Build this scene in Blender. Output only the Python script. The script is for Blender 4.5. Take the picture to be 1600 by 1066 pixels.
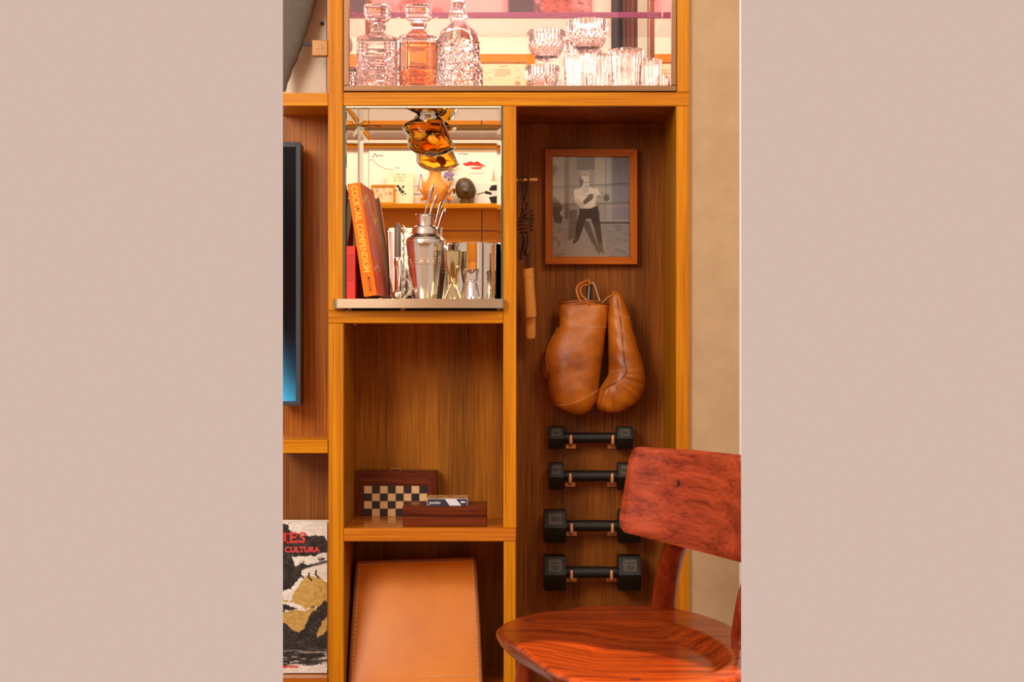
import bpy, bmesh, math, random
import numpy as np
from mathutils import Vector, Matrix
from math import sin, cos, pi, sqrt, radians

# ---------------------------------------------------------------- start, camera, world, lights
SC = bpy.context.scene
C = SC.collection
for o in list(bpy.data.objects):
    bpy.data.objects.remove(o)
rng = random.Random(7)
nrg = np.random.RandomState(5)

FPX = 2571.43          # focal length in pixels of the 1600 px wide picture
CAMY = -3.6
cam_d = bpy.data.cameras.new('camera')
cam_d.sensor_width = 36.0
cam_d.lens = 36.0 * FPX / 1600.0
cam = bpy.data.objects.new('camera', cam_d)
C.objects.link(cam)
cam.location = (0, CAMY, 1.0)
cam.rotation_euler = (pi / 2, 0, 0)
SC.camera = cam

SC.view_settings.view_transform = 'Standard'
SC.view_settings.look = 'None'
SC.view_settings.gamma = 1.0
SC.view_settings.use_curve_mapping = False
SC.view_settings.exposure = 0.0


def s2l(c):
    out = []
    for v in c:
        v = v / 255.0
        out.append(v / 12.92 if v <= 0.04045 else ((v + 0.055) / 1.055) ** 2.4)
    return out


w = bpy.data.worlds.new('world')
SC.world = w
w.use_nodes = True
bg = w.node_tree.nodes['Background']
bg.inputs[0].default_value = (*s2l((211, 184.5, 170.5)), 1)
bg.inputs[1].default_value = 1.0


def area(name, loc, target, size, power, color, size_y=None, spread=None):
    d = bpy.data.lights.new(name, 'AREA')
    d.energy = power
    d.color = color
    d.size = size
    if size_y:
        d.shape = 'RECTANGLE'
        d.size_y = size_y
    if spread:
        d.spread = radians(spread)
    o = bpy.data.objects.new(name, d)
    C.objects.link(o)
    o.location = loc
    o.rotation_euler = (Vector(target) - Vector(loc)).to_track_quat('-Z', 'Y').to_euler()
    return o


area('key_light', (-1.5, -2.7, 2.35), (0.0, 0.1, 0.95), 1.0, 62, (1.0, 0.93, 0.78), 1.3)  # added soft key light out of view, from the upper left
area('right_fill', (0.9, -2.2, 2.6), (0.1, 0.1, 1.0), 0.5, 16, (1.0, 0.9, 0.7))  # unseen weaker light from the front right, above the view
area('picture_wall_fill', (-0.4, -2.9, 3.1), (-0.4, -4.3, 1.9), 2.4, 62, (1.0, 0.90, 0.78), 0.5)  # unseen wash added to brighten the opposite wall in the mirrors
area('cabinet_strip_light', (0.0, 0.035, 2.02), (0.0, 0.2, 1.5), 0.66, 7, (1.0, 0.74, 0.78), 0.03)
sp = bpy.data.lights.new('sun_standin_spot', 'SPOT')  # added unseen spot, stands in for sunlight falling on the chair seat
sp.energy = 1700
sp.use_shadow = True
sp.color = (1.0, 0.72, 0.42)
sp.spot_size = radians(8.0)
sp.spot_blend = 0.12
sp.shadow_soft_size = 0.01
spo = bpy.data.objects.new('sun_standin_spot', sp)
C.objects.link(spo)
spo.location = (0.85, -3.3, 2.3)
spo.rotation_euler = (Vector((0.19, -0.93, 0.45)) - spo.location).to_track_quat('-Z', 'Y').to_euler()


# ---------------------------------------------------------------- helpers
def W(px, py, y=0.0):
    """photo pixel -> world point in the plane at depth y"""
    s = (y - CAMY) / FPX
    return ((px - 800) * s, y, 1.0 + (533 - py) * s)


def WX(px, y=0.0):
    return (px - 800) * (y - CAMY) / FPX


def WZ(py, y=0.0):
    return 1.0 + (533 - py) * (y - CAMY) / FPX


def wloc(o):
    v = Vector((0, 0, 0))
    while o is not None:
        v += o.location
        o = o.parent
    return v


def thing(name, label, cat, loc=(0, 0, 0), group=None):
    o = bpy.data.objects.new(name, None)
    C.objects.link(o)
    o.empty_display_size = 0.05
    o.location = loc
    tag(o, label, cat, group)
    return o


def tag(o, label, cat, group=None):
    o['label'] = label
    o['category'] = cat
    if group:
        o['group'] = group
    return o


def link(name, me, mat, parent=None, smooth=False):
    o = bpy.data.objects.new(name, me)
    C.objects.link(o)
    if parent is not None:
        off = wloc(parent)
        me.transform(Matrix.Translation(-off))
        o.parent = parent
    if mat is not None:
        me.materials.append(mat)
    if smooth:
        for p in me.polygons:
            p.use_smooth = True
        if smooth != True:
            me.set_sharp_from_angle(angle=radians(smooth))
    return o


def mesh(name, V, F, mat, parent=None, smooth=False):
    me = bpy.data.meshes.new(name)
    me.from_pydata([tuple(v) for v in V], [], [tuple(f) for f in F])
    me.update()
    return link(name, me, mat, parent, smooth)


def from_bm(name, bm, mat, parent=None, smooth=False):
    me = bpy.data.meshes.new(name)
    bmesh.ops.recalc_face_normals(bm, faces=bm.faces)
    bm.to_mesh(me)
    bm.free()
    return link(name, me, mat, parent, smooth)


def bm_box(bm, x0, x1, y0, y1, z0, z1, bev=0.0, seg=1, M=None):
    t = bmesh.new()
    vs = [t.verts.new(p) for p in ((x0, y0, z0), (x1, y0, z0), (x1, y1, z0), (x0, y1, z0), (x0, y0, z1), (x1, y0, z1), (x1, y1, z1), (x0, y1, z1))]
    for f in ((3, 2, 1, 0), (4, 5, 6, 7), (0, 1, 5, 4), (1, 2, 6, 5), (2, 3, 7, 6), (3, 0, 4, 7)):
        t.faces.new([vs[i] for i in f])
    if bev > 0:
        bmesh.ops.bevel(t, geom=list(t.edges), offset=bev, segments=seg, profile=0.5, affect='EDGES')
    if M is not None:
        bmesh.ops.transform(t, matrix=M, verts=t.verts)
    me = bpy.data.meshes.new('tmp')
    t.to_mesh(me)
    t.free()
    bm.from_mesh(me)
    bpy.data.meshes.remove(me)


def box(name, x0, x1, y0, y1, z0, z1, mat, parent=None, bev=0.0008, seg=1, M=None):
    if x0 > x1: x0, x1 = x1, x0
    if z0 > z1: z0, z1 = z1, z0
    bm = bmesh.new()
    bm_box(bm, x0, x1, y0, y1, z0, z1, bev, seg, M)
    return from_bm(name, bm, mat, parent, smooth=(30 if seg > 1 else False))


def pbox(name, px0, px1, y0, y1, py0, py1, mat, parent=None, bev=0.0008, seg=1):
    """box whose front face covers the photo rectangle at depth y0"""
    return box(name, WX(px0, y0), WX(px1, y0), y0, y1, WZ(py1, y0), WZ(py0, y0), mat, parent, bev, seg)


def lathe(name, prof, cx, cy, mat, parent=None, seg=48, rmod=None, smooth=True, closed=False):
    V, F = [], []
    n = len(prof)
    for j in range(seg):
        a = 2 * pi * j / seg
        for i, (r, z) in enumerate(prof):
            rr = r * (rmod(a, i, z) if rmod else 1)
            V.append((cx + rr * cos(a), cy + rr * sin(a), z))
    for j in range(seg):
        k = (j + 1) % seg
        for i in range(n - 1):
            F.append((j * n + i, k * n + i, k * n + i + 1, j * n + i + 1))
        if closed:
            F.append((j * n + n - 1, k * n + n - 1, k * n, j * n))
    me = bpy.data.meshes.new(name)
    me.from_pydata(V, [], F)
    bm = bmesh.new()
    bm.from_mesh(me)
    bmesh.ops.remove_doubles(bm, verts=bm.verts, dist=1e-6)
    bpy.data.meshes.remove(me)
    return from_bm(name, bm, mat, parent, smooth)


def spline(pts, n):
    pts = [np.array(p, float) for p in pts]
    P = [2 * pts[0] - pts[1]] + pts + [2 * pts[-1] - pts[-2]]
    out = []
    m = len(pts) - 1
    for k in range(n + 1):
        t = k / n * m
        i = min(int(t), m - 1)
        t -= i
        p0, p1, p2, p3 = P[i], P[i + 1], P[i + 2], P[i + 3]
        out.append(0.5 * ((2 * p1) + (-p0 + p2) * t + (2 * p0 - 5 * p1 + 4 * p2 - p3) * t * t + (-p0 + 3 * p1 - 3 * p2 + p3) * t ** 3))
    return out


def tube_vf(pts, r, seg=10, V=None, F=None, flat=1.0, caps=True):
    V = [] if V is None else V
    F = [] if F is None else F
    P = [Vector(p) for p in pts]
    n = len(P)
    base = len(V)
    up = None
    for i in range(n):
        t = (P[min(i + 1, n - 1)] - P[max(i - 1, 0)]).normalized()
        if up is None:
            up = t.orthogonal().normalized()
        else:
            up = (up - t * up.dot(t))
            up = up.normalized() if up.length > 1e-6 else t.orthogonal().normalized()
        b = t.cross(up)
        rr = r[i] if hasattr(r, '__len__') else r
        for k in range(seg):
            a = 2 * pi * k / seg
            V.append(tuple(P[i] + up * rr * cos(a) + b * rr * flat * sin(a)))
    for i in range(n - 1):
        for k in range(seg):
            k2 = (k + 1) % seg
            F.append((base + i * seg + k, base + i * seg + k2, base + (i + 1) * seg + k2, base + (i + 1) * seg + k))
    if caps:
        F.append(tuple(base + k for k in reversed(range(seg))))
        F.append(tuple(base + (n - 1) * seg + k for k in range(seg)))
    return V, F


def tube(name, pts, r, mat, parent=None, seg=10, smooth=50, n=None, flat=1.0):
    if n:
        if hasattr(r, '__len__'):
            r = [float(v[0]) for v in spline([(x,) for x in r], n)]
        pts = spline(pts, n)
    V, F = tube_vf(pts, r, seg, flat=flat)
    return mesh(name, V, F, mat, parent, smooth)


class Loft:
    """closed body from rows (py, pxL, pxR, half_depth) read at depth y; rows run top to bottom"""
    def __init__(s, rows, y, n=50, seg=48, p=2.0, disp=None):
        R = np.array(spline(rows, n))
        s.R, s.y, s.p, s.seg = R, y, p, seg
        s.V, s.F = [], []
        for i, (py, l, r, d) in enumerate(R):
            if l > r: l = r = (l + r) / 2
            xl, xr, z = WX(l, y), WX(r, y), WZ(py, y)
            cx, hw, d = (xl + xr) / 2, max((xr - xl) / 2, 1e-4), max(d, 1e-4)
            for k in range(seg):
                a = 2 * pi * k / seg
                c, q = cos(a), sin(a)
                e = 2.0 / p
                X = cx + hw * math.copysign(abs(c) ** e, c)
                Y = y - d * math.copysign(abs(q) ** e, q)
                if disp:
                    X, Y, zz = disp(X, Y, z, c, q)
                else:
                    zz = z
                s.V.append((X, Y, zz))
        m = len(R)
        for i in range(m - 1):
            for k in range(seg):
                k2 = (k + 1) % seg
                s.F.append((i * seg + k, i * seg + k2, (i + 1) * seg + k2, (i + 1) * seg + k))
        s.F.append(tuple(range(seg)))
        s.F.append(tuple((m - 1) * seg + k for k in reversed(range(seg))))

    def front(s, px, py, off=0.0):
        R = s.R
        l = np.interp(py, R[:, 0], R[:, 1]); r = np.interp(py, R[:, 0], R[:, 2]); d = np.interp(py, R[:, 0], R[:, 3])
        cx, hw = (l + r) / 2, (r - l) / 2
        u = min(abs((px - cx) / max(hw, 1e-3)), 0.99)
        yy = s.y - d * (1 - u ** s.p) ** (1 / s.p) - off
        return (WX(px, s.y), yy, WZ(py, s.y))

    def build(s, name, mat, parent=None, smooth=True):
        o = mesh(name, s.V, s.F, mat, parent, smooth)
        bm = bmesh.new(); bm.from_mesh(o.data)
        bmesh.ops.recalc_face_normals(bm, faces=bm.faces)
        bm.to_mesh(o.data); bm.free()
        return o


def cut(o, side, extra=0.0, fill=True):
    """end a mesh at the section where the modelled part of the room stops (left -1, right +1)"""
    off = wloc(o.parent) if o.parent else Vector((0, 0, 0))
    off = off + o.location
    n = Vector((side, -0.1392, 0)).normalized()
    p0 = Vector((0, CAMY, 0)) - off + Vector((side * extra, 0, 0))
    bm = bmesh.new()
    bm.from_mesh(o.data)
    res = bmesh.ops.bisect_plane(bm, geom=bm.verts[:] + bm.edges[:] + bm.faces[:], plane_co=p0, plane_no=n, clear_outer=True, dist=1e-6)
    ed = [e for e in res['geom_cut'] if isinstance(e, bmesh.types.BMEdge)]
    if ed and fill:
        try:
            bmesh.ops.holes_fill(bm, edges=ed, sides=0)
        except Exception:
            pass
    bm.to_mesh(o.data)
    bm.free()
    return o


def text_mesh(name, s, mat, parent, M, size=1.0, bold=0.0, depth=0.0, shear=0.0, sx=1.0, align='CENTER'):
    cu = bpy.data.curves.new('t', 'FONT')
    cu.body = s
    cu.size = size
    cu.offset = bold
    cu.extrude = depth
    cu.shear = shear
    cu.align_x = align
    cu.align_y = 'CENTER'
    cu.resolution_u = 3
    to = bpy.data.objects.new('t', cu)
    C.objects.link(to)
    bpy.context.view_layer.update()
    me = bpy.data.meshes.new_from_object(to)
    bpy.data.objects.remove(to)
    me.name = name
    me.transform(M @ Matrix.Diagonal((sx, 1, 1, 1)))
    return link(name, me, mat, parent)


UP = Matrix.Rotation(pi / 2, 4, 'X')          # text lying in xy -> standing, facing -y


# ---------------------------------------------------------------- materials
class NT:
    def __init__(s, name):
        s.m = bpy.data.materials.new(name)
        s.m.use_nodes = True
        s.t = s.m.node_tree
        s.b = s.t.nodes['Principled BSDF']

    def n(s, typ, **kw):
        nd = s.t.nodes.new(typ)
        for k, v in kw.items():
            if hasattr(nd, k):
                setattr(nd, k, v)
            else:
                nd.inputs[k.replace('_', ' ')].default_value = v
        return nd

    def l(s, a, ao, b, bi):
        s.t.links.new(a.outputs[ao], b.inputs[bi])


def plain(name, col, rough=0.5, metal=0.0, spec=0.5, coat=0.0, emis=None, es=0.0, bump=0.0, bscale=200, var=0.0):
    k = NT(name)
    c = (*s2l(col), 1)
    b = k.b
    b.inputs['Base Color'].default_value = c
    b.inputs['Roughness'].default_value = rough
    b.inputs['Metallic'].default_value = metal
    b.inputs['Specular IOR Level'].default_value = spec
    b.inputs['Coat Weight'].default_value = coat
    if emis:
        b.inputs['Emission Color'].default_value = (*s2l(emis), 1)
        b.inputs['Emission Strength'].default_value = es
    if bump or var:
        tc = k.n('ShaderNodeTexCoord')
        no = k.n('ShaderNodeTexNoise', Scale=bscale, Detail=4.0)
        k.l(tc, 'Object', no, 'Vector')
        if bump:
            bp = k.n('ShaderNodeBump', Strength=bump, Distance=0.002)
            k.l(no, 'Fac', bp, 'Height')
            k.l(bp, 'Normal', b, 'Normal')
        if var:
            mx = k.n('ShaderNodeMix', data_type='RGBA')
            mx.inputs[6].default_value = tuple(v * (1 - var) for v in c[:3]) + (1,)
            mx.inputs[7].default_value = tuple(min(1, v * (1 + var)) for v in c[:3]) + (1,)
            k.l(no, 'Fac', mx, 0)
            k.l(mx, 2, b, 'Base Color')
    return k.m


def wood(name, dark, light, axis='Z', fine=330, coarse=28, rough=0.45, streak=0.5, along=1.3, coat=0.0, wobble=0.0, rotz=0.0, spec=0.2, bands=0.0):
    dark = (dark[0], dark[1], dark[2] * .62)
    light = (light[0], light[1] * 1.02, light[2] * .55)
    k = NT(name)
    tc = k.n('ShaderNodeTexCoord')

    def mp(sc):
        v = [sc, sc, sc]
        v['XYZ'.index(axis)] = along * sc / 100.0
        q = k.n('ShaderNodeMapping')
        q.inputs['Scale'].default_value = v
        if rotz:
            q0 = k.n('ShaderNodeMapping')
            q0.inputs['Rotation'].default_value = (0, 0, rotz)
            k.l(tc, 'Object', q0, 'Vector')
            src = (q0, 'Vector')
        else:
            src = (tc, 'Object')
        if wobble:
            nz = k.n('ShaderNodeTexNoise', Scale=wobble, Detail=1.0)
            mm = k.n('ShaderNodeMix', data_type='VECTOR')
            mm.inputs[0].default_value = 0.035
            k.l(*src, nz, 'Vector')
            k.l(*src, mm, 4)
            k.l(nz, 'Color', mm, 5)
            k.l(mm, 1, q, 'Vector')
        else:
            k.l(tc, 'Object', q, 'Vector')
        return q
    a = k.n('ShaderNodeTexNoise', Scale=1.0, Detail=3.0, Roughness=0.6)
    k.l(mp(fine), 'Vector', a, 'Vector')
    b2 = k.n('ShaderNodeTexNoise', Scale=1.0, Detail=4.0, Roughness=0.6)
    k.l(mp(coarse), 'Vector', b2, 'Vector')
    mixf = k.n('ShaderNodeMix', data_type='FLOAT')
    mixf.inputs[0].default_value = streak
    k.l(a, 'Fac', mixf, 2)
    k.l(b2, 'Fac', mixf, 3)
    r = k.n('ShaderNodeValToRGB')
    r.color_ramp.elements[0].position = 0.36
    r.color_ramp.elements[0].color = (*s2l(dark), 1)
    r.color_ramp.elements[1].position = 0.62
    r.color_ramp.elements[1].color = (*s2l(light), 1)
    k.l(mixf, 0, r, 'Fac')
    if bands:
        b3 = k.n('ShaderNodeTexNoise', Scale=1.0, Detail=1.0)
        q3 = k.n('ShaderNodeMapping')
        q3.inputs['Scale'].default_value = (9, 9, .15)
        k.l(tc, 'Object', q3, 'Vector')
        k.l(q3, 'Vector', b3, 'Vector')
        mr = k.n('ShaderNodeMapRange')
        mr.inputs[1].default_value = .35
        mr.inputs[2].default_value = .65
        mr.inputs[3].default_value = 1 - bands
        mr.inputs[4].default_value = 1 + bands
        k.l(b3, 'Fac', mr, 0)
        hs = k.n('ShaderNodeHueSaturation')
        k.l(r, 'Color', hs, 'Color')
        k.l(mr, 0, hs, 'Value')
        k.l(hs, 'Color', k.b, 'Base Color')
    else:
        k.l(r, 'Color', k.b, 'Base Color')
    bp = k.n('ShaderNodeBump', Strength=0.12, Distance=0.001)
    k.l(a, 'Fac', bp, 'Height')
    k.l(bp, 'Normal', k.b, 'Normal')
    k.b.inputs['Roughness'].default_value = rough
    k.b.inputs['Coat Weight'].default_value = coat
    k.b.inputs['Coat Roughness'].default_value = 0.25
    k.b.inputs['Specular IOR Level'].default_value = spec
    return k.m


def glass(name, col, rough=0.0, ior=1.5):
    k = NT(name)
    k.b.inputs['Base Color'].default_value = (*col, 1)
    k.b.inputs['Roughness'].default_value = rough
    k.b.inputs['IOR'].default_value = ior
    k.b.inputs['Transmission Weight'].default_value = 1.0
    return k.m


def thin_glass(name, col, refl=0.06, rough=0.0):
    k = NT(name)
    t = k.n('ShaderNodeBsdfTransparent')
    t.inputs[0].default_value = (*col, 1)
    g = k.n('ShaderNodeBsdfGlossy')
    g.inputs['Roughness'].default_value = rough
    m = k.n('ShaderNodeMixShader')
    m.inputs[0].default_value = refl
    k.l(t, 0, m, 1)
    k.l(g, 0, m, 2)
    k.l(m, 0, k.t.nodes['Material Output'], 'Surface')
    return k.m


def vcol(name, rough=0.5, spec=0.3, emis=0.0):
    k = NT(name)
    a = k.n('ShaderNodeVertexColor')
    a.layer_name = 'Col'
    k.l(a, 'Color', k.b, 'Base Color')
    k.b.inputs['Roughness'].default_value = rough
    k.b.inputs['Specular IOR Level'].default_value = spec
    if emis:
        k.b.inputs['Base Color'].default_value = (0, 0, 0, 1)
        k.l(a, 'Color', k.b, 'Emission Color')
        k.b.inputs['Emission Strength'].default_value = emis
    return k.m


def leather(name, a, b, rough=0.42, scale=9, coat=0.0, bump=0.25, bl=.6):
    a = (a[0], a[1], a[2] * bl)
    b = (b[0], b[1] * 1.02, b[2] * bl)
    k = NT(name)
    tc = k.n('ShaderNodeTexCoord')
    n1 = k.n('ShaderNodeTexNoise', Scale=float(scale), Detail=5.0, Roughness=0.6)
    n2 = k.n('ShaderNodeTexVoronoi', Scale=420.0)
    n3 = k.n('ShaderNodeTexNoise', Scale=45.0, Detail=5.0)
    for n in (n1, n2, n3):
        k.l(tc, 'Object', n, 'Vector')
    r = k.n('ShaderNodeValToRGB')
    r.color_ramp.elements[0].position = 0.33
    r.color_ramp.elements[0].color = (*s2l(a), 1)
    r.color_ramp.elements[1].position = 0.68
    r.color_ramp.elements[1].color = (*s2l(b), 1)
    k.l(n1, 'Fac', r, 'Fac')
    k.l(r, 'Color', k.b, 'Base Color')
    b1 = k.n('ShaderNodeBump', Strength=bump, Distance=0.0006)
    b2 = k.n('ShaderNodeBump', Strength=bump, Distance=0.002)
    k.l(n2, 'Distance', b1, 'Height')
    k.l(n3, 'Fac', b2, 'Height')
    k.l(b1, 'Normal', b2, 'Normal')
    k.l(b2, 'Normal', k.b, 'Normal')
    k.b.inputs['Roughness'].default_value = rough
    return k.m


def brushed(name, col, axis='X', rough=0.3, amount=0.15):
    k = NT(name)
    tc = k.n('ShaderNodeTexCoord')
    q = k.n('ShaderNodeMapping')
    v = [900, 900, 900]
    v['XYZ'.index(axis)] = 6
    q.inputs['Scale'].default_value = v
    no = k.n('ShaderNodeTexNoise', Scale=1.0, Detail=2.0)
    k.l(tc, 'Object', q, 'Vector')
    k.l(q, 'Vector', no, 'Vector')
    mr = k.n('ShaderNodeMapRange')
    mr.inputs[3].default_value = rough - amount / 2
    mr.inputs[4].default_value = rough + amount
    k.l(no, 'Fac', mr, 0)
    k.l(mr, 0, k.b, 'Roughness')
    bp = k.n('ShaderNodeBump', Strength=0.08, Distance=0.0005)
    k.l(no, 'Fac', bp, 'Height')
    k.l(bp, 'Normal', k.b, 'Normal')
    k.b.inputs['Base Color'].default_value = (*s2l(col), 1)
    k.b.inputs['Metallic'].default_value = 1.0
    return k.m


M_FV = wood('teak_vertical', (172, 92, 4), (226, 146, 18), 'Z')
M_FH = wood('teak_horizontal', (174, 94, 6), (226, 146, 22), 'X', rough=.36)
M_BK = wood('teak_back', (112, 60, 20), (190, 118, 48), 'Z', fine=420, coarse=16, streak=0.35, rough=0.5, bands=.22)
M_BKR = wood('teak_back_right_shaded', (90, 44, 16), (164, 92, 38), 'Z', fine=420, coarse=16, streak=0.35, rough=0.5, bands=.2)  # redder back teak, with the right compartment's shade darkened into its colour
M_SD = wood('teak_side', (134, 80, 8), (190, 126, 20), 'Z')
M_FLR = wood('shelf_top_teak', (150, 74, 12), (220, 124, 26), 'X', rough=0.2, spec=.5)
M_FLS = wood('teak_polished_shelf', (178, 90, 6), (234, 142, 24), 'X', rough=.18, spec=.6)
M_PIC = wood('picture_frame_wood', (140, 66, 12), (190, 96, 22), 'X', rough=0.35)
M_ROSE = wood('rosewood', (62, 20, 18), (122, 52, 42), 'X', fine=260, coarse=60, wobble=3.0, rough=0.3)
M_ROSEV = wood('rosewood_vertical', (58, 20, 18), (116, 50, 42), 'Z', fine=260, coarse=60, wobble=3.0, rough=0.3)
M_PALEW = plain('maple_inlay', (232, 190, 140), 0.4, var=0.12, bscale=60)
M_EBON = plain('ebony_inlay', (38, 34, 44), 0.35, var=0.3, bscale=60)
M_MIRROR = plain('mirror_silver', (250, 246, 238), 0.0, 1.0)
M_RMIRROR = plain('rose_mirror', (252, 222, 218), 0.0, 1.0)
M_MEDGE = plain('mirror_edge', (70, 84, 70), 0.3)
M_BRONZE = brushed('brushed_bronze', (138, 104, 78), 'X', 0.42)
M_TRAY = brushed('brushed_nickel', (192, 172, 148), 'X', 0.3)
M_STEEL = plain('satin_steel', (240, 232, 220), 0.2, 1.0)
M_CHROME = plain('polished_chrome', (240, 236, 230), 0.03, 1.0)
M_BRASSJ = plain('pale_brass', (228, 206, 160), 0.1, 1.0)
M_BRASS = plain('brass', (176, 128, 78), 0.5, .4)
M_COPPER = plain('copper_hook_metal', (226, 160, 112), 0.4, 0.5)
M_KNURL = plain('knurled_steel', (150, 138, 130), 0.3, 1.0, bump=0.9, bscale=700)
M_BLACK = plain('black_plastic', (24, 24, 26), 0.4)
M_BEZEL = plain('tv_bezel_grey', (62, 66, 74), 0.5, spec=.3)
M_IRON = plain('black_cast_iron', (13, 11, 11), 0.42, 0.0, bump=0.7, bscale=500)
M_IRONF = plain('worn_cast_iron_pad', (84, 75, 64), 0.4, 0.2, bump=0.9, bscale=420)
M_CRYSTAL = glass('crystal', (1.0, 0.95, 0.95))
M_CLEAR = glass('clear_glass', (1, 0.98, 0.96))
M_AMBERG = glass('amber_glass', (0.98, 0.68, 0.16), ior=1.2)
M_WHISKY = glass('whisky', (0.90, 0.24, 0.01), ior=1.36)
M_PANE = thin_glass('door_pane', (0.985, 0.97, 0.965), 0.03)
M_PICPANE = thin_glass('picture_pane', (0.97, 0.97, 0.97), 0.035)
M_ROSEGL = thin_glass('rose_shelf_glass', (0.98, 0.90, 0.91), 0.03)
M_ROSEED = plain('rose_shelf_edge', (112, 62, 86), 0.15)
M_LEA = leather('tan_glove_leather', (140, 68, 22), (206, 116, 44), 0.4, 11)
M_LEAD = leather('dark_glove_leather', (92, 42, 18), (150, 76, 36), 0.4, 14)
M_TAN = leather('tan_case_leather', (208, 114, 52), (228, 132, 66), 0.42, 5, bump=0.12, bl=.34)
M_TANE = leather('case_edge_leather', (120, 64, 34), (160, 92, 50), 0.5, 8)
M_PANEL = leather('wall_panel_leather', (226, 132, 30), (240, 148, 38), 0.6, 4, bump=0.15, bl=.3)
M_THREAD = plain('cream_thread', (226, 190, 146), 0.7)
M_THREADD = plain('dark_thread', (70, 34, 16), 0.7)
M_ROPE = leather('dark_rope_leather', (58, 26, 18), (104, 54, 38), 0.38, 40)
M_HANDLE = wood('turned_beech', (224, 146, 104), (242, 172, 150), 'Z', fine=200, coarse=30, rough=0.4)
M_CHX = wood('chair_rosewood', (88, 28, 12), (158, 62, 26), 'X', fine=300, coarse=38, streak=0.6, along=4, wobble=3.5, rough=0.27, coat=0.2)
M_CHB = wood('chair_rosewood_back', (108, 34, 40), (200, 84, 92), 'Y', fine=300, coarse=40, streak=0.6, along=3, wobble=3.0, rough=0.3, coat=0.35, rotz=radians(-17))
M_CHZ = wood('chair_rosewood_posts', (96, 30, 18), (158, 60, 40), 'Z', fine=260, coarse=40, along=4, wobble=2.5, rough=0.3, coat=0.25)
M_PLUG = plain('dark_wood_plug', (70, 24, 14), 0.4)
M_CREAM = plain('cream_paint', (250, 234, 214), 0.75, var=0.03, bscale=3)
M_WHITE = plain('white_plaster_edge', (244, 240, 238), 0.7)
M_PAPER = plain('paper', (240, 226, 200), 0.7)
M_PAGES = plain('book_pages', (226, 214, 190), 0.8, bump=0.3, bscale=900)
M_ORANGE = plain('orange_book_cloth', (255, 120, 6), 0.5, spec=.2, var=0.06, bscale=30)
M_GOLDTX = plain('gold_lettering', (255, 206, 70), 0.5)
M_RED = plain('red_book_cloth', (222, 38, 20), 0.5)
M_REDD = plain('dark_red_print', (170, 24, 14), 0.5)
M_REDTX = plain('red_ink', (222, 52, 44), 0.5)
M_INK = plain('black_ink', (26, 22, 24), 0.6)
M_INKL = plain('grey_ink', (120, 104, 92), 0.6)
M_PRINT = vcol('printed_picture', 0.5)
M_GLOSSP = vcol('glossy_print', 0.28)
M_COVP = vcol('cover_print', 0.5, 0.1)
M_SCREEN = vcol('screen_glow', 0.12, 0.1, emis=1.0)
M_PLATE = plain('pale_metal_panel', (214, 196, 178), 0.5, var=0.05, bscale=5)
M_STONE = plain('dark_grey_stone', (104, 96, 90), 0.85, bump=0.8, bscale=260, var=0.25)
M_CLAY = leather('terracotta', (206, 116, 50), (236, 156, 84), 0.6, 20, bl=.7)
M_BUST = leather('dark_carved_wood', (44, 28, 18), (92, 64, 42), 0.45, 30)
M_TEALC = plain('dark_teal_cloth', (44, 58, 62), 0.8)
M_BROWNC = plain('brown_cloth', (112, 84, 76), 0.8)
M_MINT = plain('mint_paint', (196, 216, 190), 0.6)
M_FLOOR = wood('floor_boards', (90, 56, 34), (140, 92, 58), 'X')


def wallpaper():
    k = NT('embossed_wallpaper')
    tc = k.n('ShaderNodeTexCoord')
    n1 = k.n('ShaderNodeTexNoise', Scale=7.0, Detail=6.0, Roughness=0.65)
    n2 = k.n('ShaderNodeTexNoise', Scale=420.0, Detail=3.0)
    n3 = k.n('ShaderNodeTexBrick', Scale=6.0)
    n3.inputs['Color1'].default_value = (1, 1, 1, 1)
    n3.inputs['Color2'].default_value = (1, 1, 1, 1)
    n3.inputs['Mortar'].default_value = (0, 0, 0, 1)
    n3.inputs['Mortar Size'].default_value = 0.004
    q = k.n('ShaderNodeMapping')
    q.inputs['Rotation'].default_value = (pi / 2, 0, 0)
    for n in (n1, n2):
        k.l(tc, 'Object', n, 'Vector')
    k.l(tc, 'Object', q, 'Vector')
    k.l(q, 'Vector', n3, 'Vector')
    r = k.n('ShaderNodeValToRGB')
    r.color_ramp.elements[0].position = 0.3
    r.color_ramp.elements[0].color = (*s2l((198, 163, 124)), 1)
    r.color_ramp.elements[1].position = 0.7
    r.color_ramp.elements[1].color = (*s2l((216, 183, 144)), 1)
    k.l(n1, 'Fac', r, 'Fac')
    mx = k.n('ShaderNodeMix', data_type='RGBA', blend_type='MULTIPLY')
    mx.inputs[0].default_value = 0.35
    k.l(r, 'Color', mx, 6)
    k.l(n2, 'Fac', mx, 7)
    k.l(mx, 2, k.b, 'Base Color')
    b1 = k.n('ShaderNodeBump', Strength=0.5, Distance=0.0015)
    b2 = k.n('ShaderNodeBump', Strength=0.25, Distance=0.001)
    k.l(n2, 'Fac', b1, 'Height')
    k.l(n3, 'Fac', b2, 'Height')
    k.l(b1, 'Normal', b2, 'Normal')
    k.l(b2, 'Normal', k.b, 'Normal')
    k.b.inputs['Roughness'].default_value = 0.8
    return k.m


M_WALLP = wallpaper()


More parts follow.
